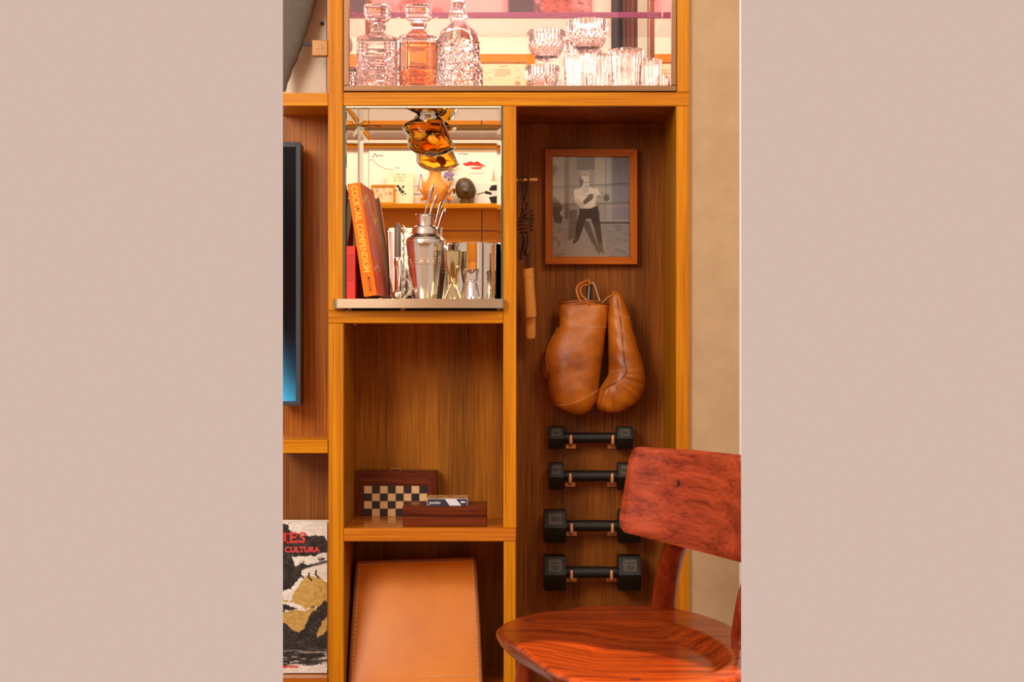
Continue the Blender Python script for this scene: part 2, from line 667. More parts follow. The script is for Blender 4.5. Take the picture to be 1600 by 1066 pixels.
# ---------------------------------------------------------------- flat prints (colour per vertex on a fine grid)
class Print:
    """raster in photo-pixel coordinates: x in [x0,x1], y in [y0,y1] (down)"""
    def __init__(s, x0, x1, y0, y1, res):
        s.x0, s.x1, s.y0, s.y1 = x0, x1, y0, y1
        s.nx = int((x1 - x0) * res) + 1
        s.ny = int((y1 - y0) * res) + 1
        s.X, s.Y = np.meshgrid(np.linspace(x0, x1, s.nx), np.linspace(y0, y1, s.ny))
        s.I = np.zeros((s.ny, s.nx, 3))

    def noise(s, sx, sy, seed=0, oct=4):
        r = np.random.RandomState(seed)
        out = np.zeros(s.X.shape)
        amp, tot = 1.0, 0
        for o in range(oct):
            gx, gy = int((s.x1 - s.x0) / sx * 2 ** o) + 3, int((s.y1 - s.y0) / sy * 2 ** o) + 3
            g = r.rand(gy, gx)
            u = (s.X - s.x0) / (s.x1 - s.x0) * (gx - 2)
            v = (s.Y - s.y0) / (s.y1 - s.y0) * (gy - 2)
            i, j = u.astype(int), v.astype(int)
            fu, fv = u - i, v - j
            fu, fv = fu * fu * (3 - 2 * fu), fv * fv * (3 - 2 * fv)
            out += amp * ((g[j, i] * (1 - fu) + g[j, i + 1] * fu) * (1 - fv) + (g[j + 1, i] * (1 - fu) + g[j + 1, i + 1] * fu) * fv)
            tot += amp
            amp *= 0.6
        return out / tot

    def put(s, mask, col, a=1.0):
        m = (np.clip(mask, 0, 1) * a)[..., None]
        s.I = s.I * (1 - m) + np.array(col) * m

    def fill(s, col):
        s.I[:] = col

    def rect(s, x0, y0, x1, y1, col, a=1.0):
        s.put(((s.X >= x0) & (s.X <= x1) & (s.Y >= y0) & (s.Y <= y1)).astype(float), col, a)

    def ell(s, cx, cy, rx, ry, col, a=1.0, rot=0):
        c, q = cos(radians(rot)), sin(radians(rot))
        dx, dy = s.X - cx, s.Y - cy
        u, v = (dx * c + dy * q) / rx, (-dx * q + dy * c) / ry
        s.put(np.clip((1.05 - np.sqrt(u * u + v * v)) * 6, 0, 1), col, a)

    def poly(s, pts, col, a=1.0, wob=None):
        X, Y = s.X, s.Y
        if wob is not None:
            X = X + wob[0]
            Y = Y + wob[1]
        ins = np.zeros(X.shape, bool)
        n = len(pts)
        for i in range(n):
            x1, y1 = pts[i]
            x2, y2 = pts[(i + 1) % n]
            if y1 == y2: continue
            c = ((y1 > Y) != (y2 > Y)) & (X < (x2 - x1) * (Y - y1) / (y2 - y1) + x1)
            ins ^= c
        s.put(ins.astype(float), col, a)

    def line(s, pts, wd, col, a=1.0):
        for (x1, y1), (x2, y2) in zip(pts[:-1], pts[1:]):
            dx, dy = x2 - x1, y2 - y1
            L = dx * dx + dy * dy + 1e-9
            t = np.clip(((s.X - x1) * dx + (s.Y - y1) * dy) / L, 0, 1)
            d = np.sqrt((s.X - x1 - t * dx) ** 2 + (s.Y - y1 - t * dy) ** 2)
            s.put(np.clip((wd / 2 - d) * 2 + 0.5, 0, 1), col, a)

    def limb(s, x1, y1, r1, x2, y2, r2, col, a=1.0):
        dx, dy = x2 - x1, y2 - y1
        t = np.clip(((s.X - x1) * dx + (s.Y - y1) * dy) / (dx * dx + dy * dy + 1e-9), 0, 1)
        d = np.sqrt((s.X - x1 - t * dx) ** 2 + (s.Y - y1 - t * dy) ** 2)
        s.put(np.clip((r1 + (r2 - r1) * t - d) * 1.5 + 0.5, 0, 1), col, a)

    def build(s, name, P, mat, parent=None):
        """P(x,y)->world point"""
        V = [P(s.X[j, i], s.Y[j, i]) for j in range(s.ny) for i in range(s.nx)]
        F = [(j * s.nx + i, (j + 1) * s.nx + i, (j + 1) * s.nx + i + 1, j * s.nx + i + 1) for j in range(s.ny - 1) for i in range(s.nx - 1)]
        o = mesh(name, V, F, mat, parent)
        at = o.data.color_attributes.new('Col', 'FLOAT_COLOR', 'POINT')
        I = np.clip(s.I, 0, 255) / 255.0
        lin = np.where(I <= 0.04045, I / 12.92, ((I + 0.055) / 1.055) ** 2.4)
        A = np.ones((s.ny * s.nx, 4))
        A[:, :3] = lin.reshape(-1, 3)
        at.data.foreach_set('color', A.astype(np.float32).ravel())
        return o


# ---------------------------------------------------------------- the setting
def struct(o):
    o['kind'] = 'structure'
    return o


YB = 0.30      # face of the back panels
YL = 0.155     # face of the shallower back panel on the left
ZC = 3.3
struct(box('floor', -2.2, 1.6, -4.45, 0.36, -0.03, 0.0, M_FLOOR))
wr = struct(box('wall_right', 0.3885, 0.62, 0.012, 0.36, 0.0, 1.83, M_WALLP, bev=0))
cut(wr, 1, -0.0045)
we = struct(box('trim_1', 0.40, 0.62, 0.0145, 0.36, 0.0, 1.83, M_WHITE, bev=0))
cut(we, 1)
OY = -4.3      # face of the opposite wall, seen only in the mirrors
RS = (0.6 - OY - CAMY) / FPX


def RX(px): return (px - 800) * RS
def RZ(py): return 1 + (533 - py) * RS


struct(box('wall_back', -2.2, 1.6, OY - 0.1, OY, 0.0, ZC, M_CREAM, bev=0))

# ---------------------------------------------------------------- shelving unit
SH = thing('shelving_unit', 'built-in teak wall shelving with open compartments, uprights and dark back panels', 'shelving', (0, 0.15, 0))


def member(name, x0, x1, y0, y1, mat, py_is=True, d=YB, parent=SH, yf=0.0):
    return pbox(name, x0, x1, yf, d, y0, y1, mat, parent, 0.0012, 1)


zb = WZ(1066) - 0.25
FLO = 1 * 714.3 + 533 - 0.0     # pixel row of the floor in the front plane
member('upright', 512.5, 536.3, -60, 485.3, M_FV)
member('upright', 513.2, 536.3, 505.6, FLO, M_FV)
member('upright', 786.3, 806.8, 165.6, 825.6, M_FV)
member('upright', 787.0, 806.0, 846.6, FLO, M_FV)
member('upright', 1057.0, 1077.2, -60, 143.8, M_FV)
member('upright', 1057.0, 1077.2, 165.6, FLO, M_FV)
member('rail', 536.7, 1077.4, 144.2, 165.2, M_FH)
member('rail', 513.0, 786.0, 485.8, 505.2, M_FH)
sh = member('shelf_board', 536.7, 806.3, 826.0, 846.2, M_FLS)
member('shelf_board', 536.7, 786.8, 1086, 1106, M_FLR)
for a, b, m_ in ((145.2, 165.2, M_FH), (688.0, 708.4, M_FH), (1060, 1080, M_FLR)):
    cut(member('shelf_board', 420, 512.2, a, b, m_, d=YL), -1)
# back panels
box('back_panel', WX(536.5), WX(786.5), YB, YB + .018, WZ(1090), WZ(505), M_BK, SH, 0)
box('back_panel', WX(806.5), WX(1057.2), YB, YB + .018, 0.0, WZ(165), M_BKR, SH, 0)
M_BKL = wood('teak_back_left', (126, 64, 14), (190, 108, 30), 'Z', fine=300, coarse=16, streak=0.35, rough=0.4, spec=0.3)
M_BKL2 = wood('teak_back_low_left', (104, 54, 34), (152, 90, 60), 'Z', fine=300, coarse=16, streak=0.3, rough=0.34, spec=0.4)
cut(box('back_panel', -0.62, WX(513), YL, YL + .018, WZ(688), WZ(165), M_BKL, SH, 0), -1)
cut(box('back_panel', -0.62, WX(513), YL, YL + .018, WZ(1062), WZ(708), M_BKL2, SH, 0), -1)
# thin sheets inside the recesses, darker than the front wood
box('side_lining', WX(1057) - .0012, WX(1057), .0015, YB, 0.01, WZ(166), M_SD, SH, 0)
box('side_lining', WX(536.4), WX(536.4) + .0012, .0015, YB, WZ(825.8), WZ(505.8), M_SD, SH, 0)
box('side_lining', WX(536.4), WX(536.4) + .0012, .0015, YB, WZ(1086), WZ(847), M_SD, SH, 0)
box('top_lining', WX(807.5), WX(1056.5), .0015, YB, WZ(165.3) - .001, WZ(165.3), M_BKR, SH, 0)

# ---------------------------------------------------------------- mirror lining of the bar niche
MN = thing('mirror_lining', 'mirror sheets with cut edges on the back, sides and ceiling of the bar niche', 'mirror', (WX(660), YB, WZ(484)))
nx0, nx1, nz0, nz1 = WX(536.6) + .001, WX(786.0), WZ(485.4), WZ(165.8)


def bevel_mirror(name, P, w, h, bw, bd, parent):
    """P(u,v,d): panel from (0,0) to (w,h); bw bevel width, bd bevel drop"""
    V = [P(u, v, d) for (u, v, d) in ((0, 0, bd), (w, 0, bd), (w, h, bd), (0, h, bd), (bw, bw, 0), (w - bw, bw, 0), (w - bw, h - bw, 0), (bw, h - bw, 0),
                                      (0, 0, .004), (w, 0, .004), (w, h, .004), (0, h, .004))]
    F = [(4, 5, 6, 7), (0, 1, 5, 4), (1, 2, 6, 5), (2, 3, 7, 6), (3, 0, 4, 7), (0, 8, 9, 1), (1, 9, 10, 2), (2, 10, 11, 3), (3, 11, 8, 0)]
    return mesh(name, V, F, M_MIRROR, parent)


bevel_mirror('back_mirror', lambda u, v, d: (nx0 + u, YB - .004 + d, nz0 + v), nx1 - nx0, nz1 - nz0, .016, .0016, MN)
bevel_mirror('side_mirror', lambda u, v, d: (nx0 + .004 - d, .012 + u, nz0 + v), YB - .017, nz1 - nz0, .012, .0012, MN)
bevel_mirror('side_mirror', lambda u, v, d: (nx1 - .004 + d, YB - .005 - u, nz0 + v), YB - .017, nz1 - nz0 - .006, .012, .0012, MN)
bevel_mirror('ceiling_mirror', lambda u, v, d: (nx0 + .004 + u, .004 + v, nz1 - .004 + d), nx1 - nx0 - .004, YB - .009, .012, .0012, MN)
box('edge_strip', nx1 - .0045, nx1 - .0002, .0015, .0118, nz0, nz1, M_MEDGE, MN, 0)
box('edge_strip', nx0 - .001, nx0 + .0035, .002, .0115, nz0, nz1, M_MEDGE, MN, 0)

# ---------------------------------------------------------------- glazed display cabinet above
DC = thing('display_cabinet', 'bronze framed glass display cabinet with rose mirrors above the niche', 'cabinet', (0, .15, WZ(143)))
cx0, cx1 = WX(536.6) + .0005, WX(1056.6)
cz0, cz1 = WZ(143.8), 2.28
box('frame_bar', WX(537.2), WX(545.4), -.004, .016, WZ(133.5), cz1, M_BRONZE, DC, .0006)
box('frame_bar', WX(1049.2), WX(1056.4), -.004, .016, WZ(133.5), cz1, M_BRONZE, DC, .0006)
box('frame_bar', WX(537.2), WX(1056.4), -.004, .016, WZ(142.6), WZ(133.9), M_BRONZE, DC, .0006)
box('frame_bar', WX(537.2), WX(1056.4), -.004, .016, cz1 - .012, cz1, M_BRONZE, DC, .0006)
box('glass_pane', WX(545.5), WX(1049.1), .004, .008, WZ(133.8), cz1 - .012, M_PANE, DC, 0)
box('back_mirror', cx0, cx1, YB - .006, YB, cz0 + .002, cz1, M_RMIRROR, DC, 0)
box('side_mirror', cx0, cx0 + .004, .018, YB - .006, cz0 + .006, cz1, M_RMIRROR, DC, 0)
box('side_mirror', cx1 - .004, cx1, .018, YB - .006, cz0 + .006, cz1, M_RMIRROR, DC, 0)
box('base_plate', cx0 + .001, cx1 - .001, .018, YB - .006, cz0 + .001, cz0 + .006, M_RMIRROR, DC, 0)
box('top_plate', cx0, cx1, .018, YB - .006, cz1 - .006, cz1, M_CREAM, DC, 0)
zs_ = 1 + 509 * 3.885 / FPX
gsf = box('glass_shelf', cx0 + .006, cx1 - .006, 0.022, YB - .0125, zs_, zs_ + .004, M_ROSEGL, DC, 0)
box('shelf_edge', cx0 + .006, cx1 - .006, YB - .012, YB - .0065, zs_ - .004, zs_ + .008, M_ROSEED, gsf, 0)
ZG = cz0 + .0062

# --- decanters


def square_decanter(name, label, pxc, yc, hw_px, py_sh, py_neck, py_ring, py_top, cutfn, liquid=None):
    D = thing(name, label, 'decanter', (WX(pxc, yc), yc, ZG))
    s = (yc - CAMY) / FPX
    hw = hw_px * s
    pb = 533 - (ZG - 1) / s
    rows = [(py_ring, pxc - 13, pxc + 13, 13 * s), (py_ring + 3, pxc - 12, pxc + 12, 12 * s), (py_neck, pxc - 10, pxc + 10, 10 * s), (py_neck + 4, pxc - 12, pxc + 12, 12 * s),
            (py_sh - 3, pxc - hw_px * .72, pxc + hw_px * .72, hw * .72), (py_sh, pxc - hw_px * .97, pxc + hw_px * .97, hw * .97), (py_sh + 4, pxc - hw_px, pxc + hw_px, hw)]
    for t in np.linspace(.08, 1, 9):
        rows.append((py_sh + 4 + (pb - py_sh - 6) * t, pxc - hw_px, pxc + hw_px, hw))
    rows.append((pb, pxc - hw_px * .94, pxc + hw_px * .94, hw * .94))
    cxw, zc = WX(pxc, yc), WZ((py_sh + pb) / 2 + 2, yc)

    def disp(X, Y, z, c, q):
        if z < WZ(py_sh + 3, yc):
            if abs(q) ** .29 > .94:
                Y += math.copysign(1, q) * cutfn(X - cxw, z - zc)
            if abs(c) ** .29 > .94:
                X -= math.copysign(1, c) * cutfn(Y - yc, z - zc)
        return X, Y, z
    L = Loft(rows, yc, n=96, seg=176, p=7.0, disp=disp)
    b = L.build('body', M_CRYSTAL, D, 24)
    if liquid:
        rows2 = [(py, pxc - hw_px * .93, pxc + hw_px * .93, hw * .93) for py in (liquid, liquid + 2, (liquid + pb) / 2, pb - 6)]
        Loft(rows2, yc, n=6, seg=40, p=7.0).build('whisky', M_WHISKY, D, 30)
    rows3 = [(py_top, pxc - 16, pxc + 16, 16 * s), (py_top + 1.5, pxc - 20, pxc + 20, 20 * s), (py_top + 14, pxc - 21, pxc + 21, 21 * s), (py_top + 22, pxc - 17, pxc + 17, 17 * s),
             (py_ring - 4, pxc - 9, pxc + 9, 9 * s), (py_ring - .3, pxc - 8, pxc + 8, 8 * s)]
    Loft(rows3, yc, n=24, seg=32, p=4.0, disp=lambda X, Y, z, c, q: (X, Y + .001 * sin(z * 900), z)).build('stopper', M_CRYSTAL, D, 24)
    return D


def star(u, v):
    r = sqrt(u * u + v * v)
    a = math.atan2(v, u)
    return 0.006 * abs(cos(a * 9)) * min(1, r / .012) if r < .040 else .003 * abs(sin(u * 380) * sin(v * 380))


def diamond(u, v):
    if v > -.012:
        return .0012 * abs(sin(u * 420))
    return .003 * abs(sin((u + v) * 330)) * abs(sin((u - v) * 330))


square_decanter('crystal_decanter', 'clear square crystal decanter with star-cut body, leftmost in the cabinet', 590, .09, 31, 62, 50, 41, 9, star)
square_decanter('whisky_decanter', 'square crystal decanter half full of amber whisky', 654, .09, 29.5, 60, 46, 38, 9, diamond, liquid=71)
# round decanter
yc = .10
s_ = (yc - CAMY) / FPX
D3 = thing('round_decanter', 'tall round cut-glass decanter with a slim open neck and diamond-cut belly', 'decanter', (WX(716, yc), yc, ZG))
prof = [(0.001, ZG + .002), (30 * s_, ZG + .002), (32 * s_, ZG + .006)]
for py, r in ((125, 33), (112, 33.8), (98, 34.2), (86, 34.2), (76, 34.2), (66, 33.6), (56, 31), (48, 26), (42, 19), (37, 13.5), (32, 12), (28, 16), (22, 15), (17, 12), (12, 11), (2, 11), (-2, 12.5), (-4, 12.8), (-5, 12)):
    prof.append((r * s_, WZ(py, yc)))
PR = [tuple(p) for p in spline(prof, 110)]


def dia(a, i, z):
    if z < WZ(68, yc):
        zz = (z - ZG) * 150
        return 1 - .10 * abs(sin(a * 6 + zz)) * abs(sin(a * 6 - zz))
    if WZ(37, yc) < z < WZ(15, yc):
        return 1 - .1 * abs(sin(a * 8))
    return 1


lathe('body', PR, WX(716, yc), yc, M_CRYSTAL, D3, 120, dia, 20)
lathe('bore', [(8.5 * s_, WZ(-4.8, yc)), (8 * s_, WZ(20, yc)), (.0005, WZ(24, yc))], WX(716, yc), yc, M_CRYSTAL, D3, 32)


def coupe(name, label, pxc, yc, rpx, py_rim, py_bowl):
    s = (yc - CAMY) / FPX
    T = thing(name, label, 'glass', (WX(pxc, yc), yc, ZG))
    x = WX(pxc, yc)
    zr, zbw = WZ(py_rim, yc), WZ(py_bowl, yc)
    R = rpx * s
    H = zr - zbw
    outer = [(.0035, zbw), (.006, zbw + .002), (R * .55, zbw + H * .12), (R * .86, zbw + H * .36), (R * .97, zbw + H * .6), (R, zbw + H * .8), (R * .99, zr - .0008)]
    inner = [(R * .955, zr), (R * .93, zbw + H * .8), (R * .9, zbw + H * .6), (R * .79, zbw + H * .4), (R * .5, zbw + H * .2), (.0005, zbw + H * .14)]
    p = [tuple(v) for v in spline(outer, 40)] + [tuple(v) for v in spline(inner, 24)]
    foot = [(.0005, ZG + .0012), (R * .8, ZG + .0012), (R * .82, ZG + .003), (R * .5, ZG + .005), (.008, ZG + .010), (.004, ZG + .02), (.0035, zbw)]
    pf = [tuple(v) for v in foot]

    def rm(a, i, z):
        if i < 41:
            if z > zbw + H * .66:
                return 1 - .05 * (abs(sin(a * 15)))
            if z > zbw + H * .15:
                zz = (z - zbw) * 260
                return 1 - .05 * abs(sin(a * 11 + zz)) * abs(sin(a * 11 - zz))
        return 1
    lathe('bowl', p, x, yc, M_CRYSTAL, T, 120, rm, 20)
    lathe('stem', pf, x, yc, M_CRYSTAL, T, 24)
    return T


coupe('coupe_glass', 'lower cut-crystal coupe glass right of the framed drawing', 853.5, .06, 30, 49, 98)
coupe('coupe_glass', 'taller cut-crystal coupe glass rising above the tumblers', 918, .17, 32.5, 33, 84)


def tumbler(name, label, pxc, yc, rpx, py_rim, ribs):
    s = (yc - CAMY) / FPX
    T = thing(name, label, 'glass', (WX(pxc, yc), yc, ZG), None)
    x = WX(pxc, yc)
    R = rpx * s
    zr = WZ(py_rim, yc)
    p = [(.0005, ZG + .001), (R * .84, ZG + .001), (R * .88, ZG + .004)]
    H = zr - ZG
    for t in np.linspace(.08, 1, 20):
        p.append((R * (.88 + .12 * t), ZG + H * t))
    n_o = len(p)
    for t in np.linspace(.995, .2, 8):
        p.append((R * (.82 + .12 * t), ZG + H * t))
    p.append((.0005, ZG + H * .16))

    def rm(a, i, z):
        if 2 < i < n_o - 2:
            f = 1 - .05 * abs(sin(a * ribs / 2))
            if z < ZG + H * .62:
                f -= .03 * abs(sin((z - ZG) * 420))
            return f
        return 1
    lathe('tumbler_body', p, x, yc, M_CRYSTAL, T, 96, rm, 24)


tumbler('tumbler', 'ribbed crystal tumbler under the taller coupe, at its left', 897, .10, 19, 84, 24)
tumbler('tumbler', 'ribbed crystal tumbler directly under the taller coupe bowl', 934, .12, 17.5, 86, 20)
tumbler('tumbler', 'widest clear highball tumbler in the cabinet, with an open plain rim', 978, .11, 28, 79, 16)
tumbler('tumbler', 'short ribbed crystal tumbler nearest the right end of the cabinet', 1015, .19, 19, 94, 20)

# ---------------------------------------------------------------- upper left: pale panel, stone form, bracket
PP = thing('panel', 'pale metal backing panel behind the grey stone form, top left', 'panel', (WX(480), YL - .004, WZ(145)))
cut(box('plate', -.62, WX(510.2, YL - .02), YL - .02, YL - .001, WZ(144.8), WZ(-60), M_PLATE, PP, .001), -1)
lathe_pts = None
sc = W(503.5, 37, YL - .02)
bm = bmesh.new()
bmesh.ops.create_cone(bm, cap_ends=True, segments=20, radius1=.0048, radius2=.004, depth=.004, matrix=Matrix.Translation((sc[0], sc[1] - .0025, sc[2])) @ Matrix.Rotation(pi / 2, 4, 'X'))
from_bm('screw', bm, M_BEZEL, PP, 40)
HS = thing('stone_form', 'dark grey rough stone form tapering downward, cropped at the left edge', 'sculpture', (WX(445, .06), .06, WZ(142)))
hl = Loft([(-70, 340, 506, .045), (-30, 350, 502, .044), (0, 358, 495, .042), (30, 366, 486, .038), (60, 376, 476.5, .034), (85, 388, 468, .030), (110, 404, 457, .022), (130, 420, 450, .014), (141, 434, 446.5, .006), (143.5, 441, 445, .002)], .075, n=60, seg=48)
hl.V = [(x + .0008 * sin(z * 190 + y * 90), y, z) for x, y, z in hl.V]
cut(hl.build('stone_body', M_STONE, HS), -1)
BK = thing('bracket', 'square brass bracket fixing the grey stone form to the upright', 'bracket', W(499, 88, .05))
pbox('block', 487.3, 511.9, .045, .07, 62.2, 87, M_BRASS, BK, .0012)
tube('pin', [W(488, 70, .06), W(480, 69.5, .06), W(474, 68, .066)], .0035, M_BEZEL, BK, 10)
for dx, dy in ((-3, 0), (4, 0)):
    bm = bmesh.new()
    p = W(499 + dx, 74 + dy, .045)
    bmesh.ops.create_uvsphere(bm, u_segments=10, v_segments=6, radius=.0022, matrix=Matrix.Translation(p))
    from_bm('screw', bm, M_CHROME, BK, True)

# ---------------------------------------------------------------- television
TVY = .07
TV = thing('television', 'flat black television with grey bezel, cropped at the left edge', 'television', (WX(440, .1), .1, WZ(634)))
tvb = box('housing', -.64, WX(469.5, TVY), TVY + .001, .131, WZ(633, TVY), WZ(223, TVY), M_BLACK, TV, .003, 2)
cut(tvb, -1)
cut(box('wall_mount', -.60, WX(455, .13), .128, YL, WZ(480), WZ(370), M_BLACK, TV, .001), -1)
bz = bmesh.new()
bm_box(bz, WX(462.5, TVY), WX(470, TVY), TVY - .003, TVY + .006, WZ(634, TVY), WZ(222, TVY), .001)
from_bm('bezel', bz, M_BEZEL, TV)
for a, b in ((222, 230), (627, 634)):
    cut(box('bezel', -.64, WX(462.5, TVY), TVY - .003, TVY + .006, WZ(b, TVY), WZ(a, TVY), M_BEZEL, TV, .0005), -1)
scp = Print(434, 462.5, 230, 627, .7)
scp.fill((10, 9, 12))
g = np.clip((scp.Y - 500 - (scp.X - 442) * 1.4) / 130, 0, 1)
scp.put(g ** 1.3, (58, 150, 196))  # blue reflection painted in as emission, stronger toward the screen's lower edge
scp.put(np.clip(1 - np.abs(scp.Y - 545) / 60, 0, 1) * np.clip((scp.X - 446) / 14, 0, 1), (24, 26, 44), .5)
o = scp.build('screen', lambda x, y: W(x, y, TVY), M_SCREEN, TV)
cut(o, -1)

# ---------------------------------------------------------------- art book, lower left
AB = thing('art_book', 'large art book with black and ochre brush cover standing on lower left shelf', 'book', (WX(470, .08), .08, WZ(1060)))
AY0, AY1 = .045, .085       # cover depth at foot and head


def ABp(px, py, off=0.0):
    t = (1052 - py) / (1052 - 815)
    y = AY0 + (AY1 - AY0) * t - off
    return W(px, py, y)


def quad_prism(name, quad, dy, mat, parent):
    V = [Vector(q) for q in quad] + [Vector(q) + Vector((0, dy, 0)) for q in quad]
    F = [(0, 1, 2, 3), (7, 6, 5, 4), (0, 4, 5, 1), (1, 5, 6, 2), (2, 6, 7, 3), (3, 7, 4, 0)]
    bm = bmesh.new()
    vs = [bm.verts.new(v) for v in V]
    for f in F: bm.faces.new([vs[i] for i in f])
    return from_bm(name, bm, mat, parent)


def shift(p, dy): return (p[0], p[1] + dy, p[2])


qd = [ABp(430, 1052), ABp(511, 1052), ABp(511, 815), ABp(430, 815)]
cut(quad_prism('cover_board', [shift(p, .0008) for p in qd], .0025, M_WHITE, AB), -1)
cut(quad_prism('page_block', [shift(ABp(430, 1050), .0034), shift(ABp(509, 1050), .0034), shift(ABp(509, 816), .0034), shift(ABp(430, 816), .0034)], .024, M_PAGES, AB), -1)
cut(quad_prism('back_board', [shift(p, .028) for p in qd], .0025, M_WHITE, AB), -1)
pr = Print(436, 511, 815, 1052, 2.0)
pr.fill((228, 224, 220))
n1, n2, n3 = pr.noise(9, 9, 1), pr.noise(9, 9, 2), pr.noise(30, 3, 3)
wob = ((n1 - .5) * 10, (n2 - .5) * 10)
wob2 = ((n1 - .5) * 26, (n2 - .5) * 26)
K = (42, 38, 40)
pr.poly([(430, 812), (452, 818), (452, 826), (470, 836), (490, 838), (506, 838), (511, 850), (510, 864), (492, 868), (458, 870), (463, 884), (488, 882), (470, 892), (468, 904), (455, 920), (430, 926)], K, 1, wob)
pr.line([(470, 890), (486, 884), (510, 878)], 4, K, .8)
pr.put((n1 > .52) * np.clip(1 - np.abs(pr.Y - 882 + (pr.X - 470) * .25) / 5, 0, 1) * (pr.X > 468), K)
pr.poly([(430, 948), (450, 962), (470, 966), (500, 940), (520, 930), (520, 1045), (430, 1045)], K, 1, wob2)
pr.poly([(430, 936), (446, 940), (456, 934), (470, 908), (482, 900), (500, 902), (512, 910), (514, 936), (496, 946), (478, 952), (466, 944), (448, 936), (436, 932)], (196, 158, 86), 1, wob)
pr.poly([(430, 962), (446, 956), (474, 954), (494, 950), (484, 964), (478, 974), (466, 988), (456, 984), (448, 976), (430, 972)], (190, 152, 84), 1, wob)
pr.poly([(430, 940), (450, 944), (466, 952), (458, 956), (430, 952)], K, 1, wob)
pr.poly([(511, 962), (500, 980), (496, 996), (506, 994), (514, 984)], (196, 158, 90), 1, wob)
pr.put((n3 > .52) * np.clip((pr.Y - 1012) / 12, 0, 1) * (pr.Y < 1046), (206, 200, 196), .9)
pr.put((pr.Y > 1038 + (n1 - .5) * 14 + (511 - pr.X) * .05).astype(float), (222, 216, 212))
pr.I += (pr.noise(5, 2, 8)[..., None] - .5) * 60
pr.put((nrg.rand(*pr.X.shape) > .93) * (n2 > .5), (212, 204, 196), .5)
for x, y in ((483, 902), (494, 898), (470, 898)):
    pr.line([(x, y - 6), (x - 1, y), (x + 4, y + 5)], 2.4, (36, 30, 30))
o = pr.build('printed_cover', lambda x, y: ABp(x, y), M_GLOSSP, AB)
cut(o, -1, 0, False)
s0 = 3.67 / FPX
ABL = math.atan((AY1 - AY0) / (WZ(815, AY1) - WZ(1052, AY0)))


def ABtext(name, s, px, py, hpx, mat, sx=1, bold=0.0):
    p = ABp(px, py, .0006)
    o = text_mesh(name, s, mat, AB, Matrix.Translation(p) @ Matrix.Rotation(-ABL, 4, 'X') @ UP, hpx * s0 * 1.38, bold * s0, sx=sx, align='CENTER')
    return o


def slab(px0, px1, py0, py1):
    return pbox('lettering_serif', px0, px1, ABp(px0, py0, .0008)[1], ABp(px0, py0, .0006)[1] + .0001, py0, py1, M_REDTX, AB, 0)


ABtext('lettering', 'E', 457.6, 841, 16.6, M_REDTX, 1.0, .5)
ABtext('lettering', 'S', 472.2, 841, 16.6, M_REDTX, 1.0, .5)
bmx = bmesh.new()
for a, b, c, d in ((443.2, 447.4, 833, 849), (441, 450, 833, 835.4), (441, 450, 846.6, 849), (450.8, 455, 833, 835.4), (450.8, 455, 846.6, 849), (462.2, 464, 833, 838), (462.6, 464.4, 844, 849), (477, 478.6, 833, 838), (465.8, 467.4, 844, 849)):
    y_ = ABp(a, c, .0008)[1]
    p1, p2 = ABp(a, c, .0006), ABp(a, d, .0006)
    bm_box(bmx, WX(a, y_), WX(b, y_), min(p1[1], p2[1]) - .0001, max(p1[1], p2[1]) + .0002, WZ(d, y_), WZ(c, y_))
cut(from_bm('lettering', bmx, M_REDTX, AB), -1, 0, False)
ABtext('lettering', 'CULTURA', 472, 859.5, 8.6, M_REDTX, 1.02, .45)
cut(ABtext('lettering', 'barcelona', 453, 1041.5, 5, M_REDTX, .95, .25), -1, 0, False)

# ---------------------------------------------------------------- bar tray shelf with bow front
TZ0, TZ1 = WZ(481.6, -.02), WZ(467.2, -.02)
out = []
xl, xr = WX(520.5, -.02), WX(788, -.01)
for k in range(9):
    a = pi - k / 8 * pi / 2
    out.append((xl + .012 + .012 * cos(a), -.010 - .012 * sin(a)))
for k in range(1, 25):
    t = k / 24
    out.append((xl + .012 + (xr - xl - .016) * t, -.022 - .018 * sin(pi * t)))
out += [(xr, -.018), (xr, -.0015), (WX(785.6), -.0015), (WX(785.6), YB - .006), (nx0 + .0055, YB - .006), (nx0 + .0055, -.0015), (xl, -.0015)]
TR = thing('bar_tray', 'bow-fronted brushed metal tray holding the bar tools in the niche', 'tray', (WX(655), .1, TZ0))
bm = bmesh.new()
vb = [bm.verts.new((x, y, TZ0)) for x, y in out]
bm.faces.new(vb)
r_ = bmesh.ops.extrude_face_region(bm, geom=list(bm.faces))
bmesh.ops.translate(bm, vec=(0, 0, TZ1 - TZ0), verts=[v for v in r_['geom'] if isinstance(v, bmesh.types.BMVert)])
from_bm('tray_top', bm, M_TRAY, TR, 25)
for px in (545, 629, 780):
    bm = bmesh.new()
    bmesh.ops.create_cone(bm, cap_ends=True, segments=16, radius1=.006, radius2=.006, depth=TZ0 - WZ(485.4), matrix=Matrix.Translation((WX(px), .01, (TZ0 + WZ(485.4)) / 2)))
    from_bm('foot', bm, M_BRASS, TR, 40)
ZT = TZ1


# ---------------------------------------------------------------- books on the tray
def book(name, label, base, wd, ht, dp, lean, yaw, cover, pagesm, left=None, cat='book'):
    """spine faces the viewer; base = lower left corner of the spine; lean to the left"""
    B = thing(name, label, cat, base)
    Mx = Matrix.Translation(base) @ Matrix.Rotation(yaw, 4, 'Z') @ Matrix.Rotation(-lean, 4, 'Y')
    t = .0022
    box('spine', 0, wd, 0, t, 0, ht, cover, B, .0006, 1, Mx)
    box('cover_board', wd - t, wd, t, dp, 0, ht, cover, B, .0004, 1, Mx)
    box('cover_board', 0, t, t, dp, 0, ht, left or cover, B, .0004, 1, Mx)
    box('page_block', t + .0002, wd - t - .0002, t, dp - .003, .003, ht - .003, pagesm, B, 0, 1, Mx)
    return B, Mx


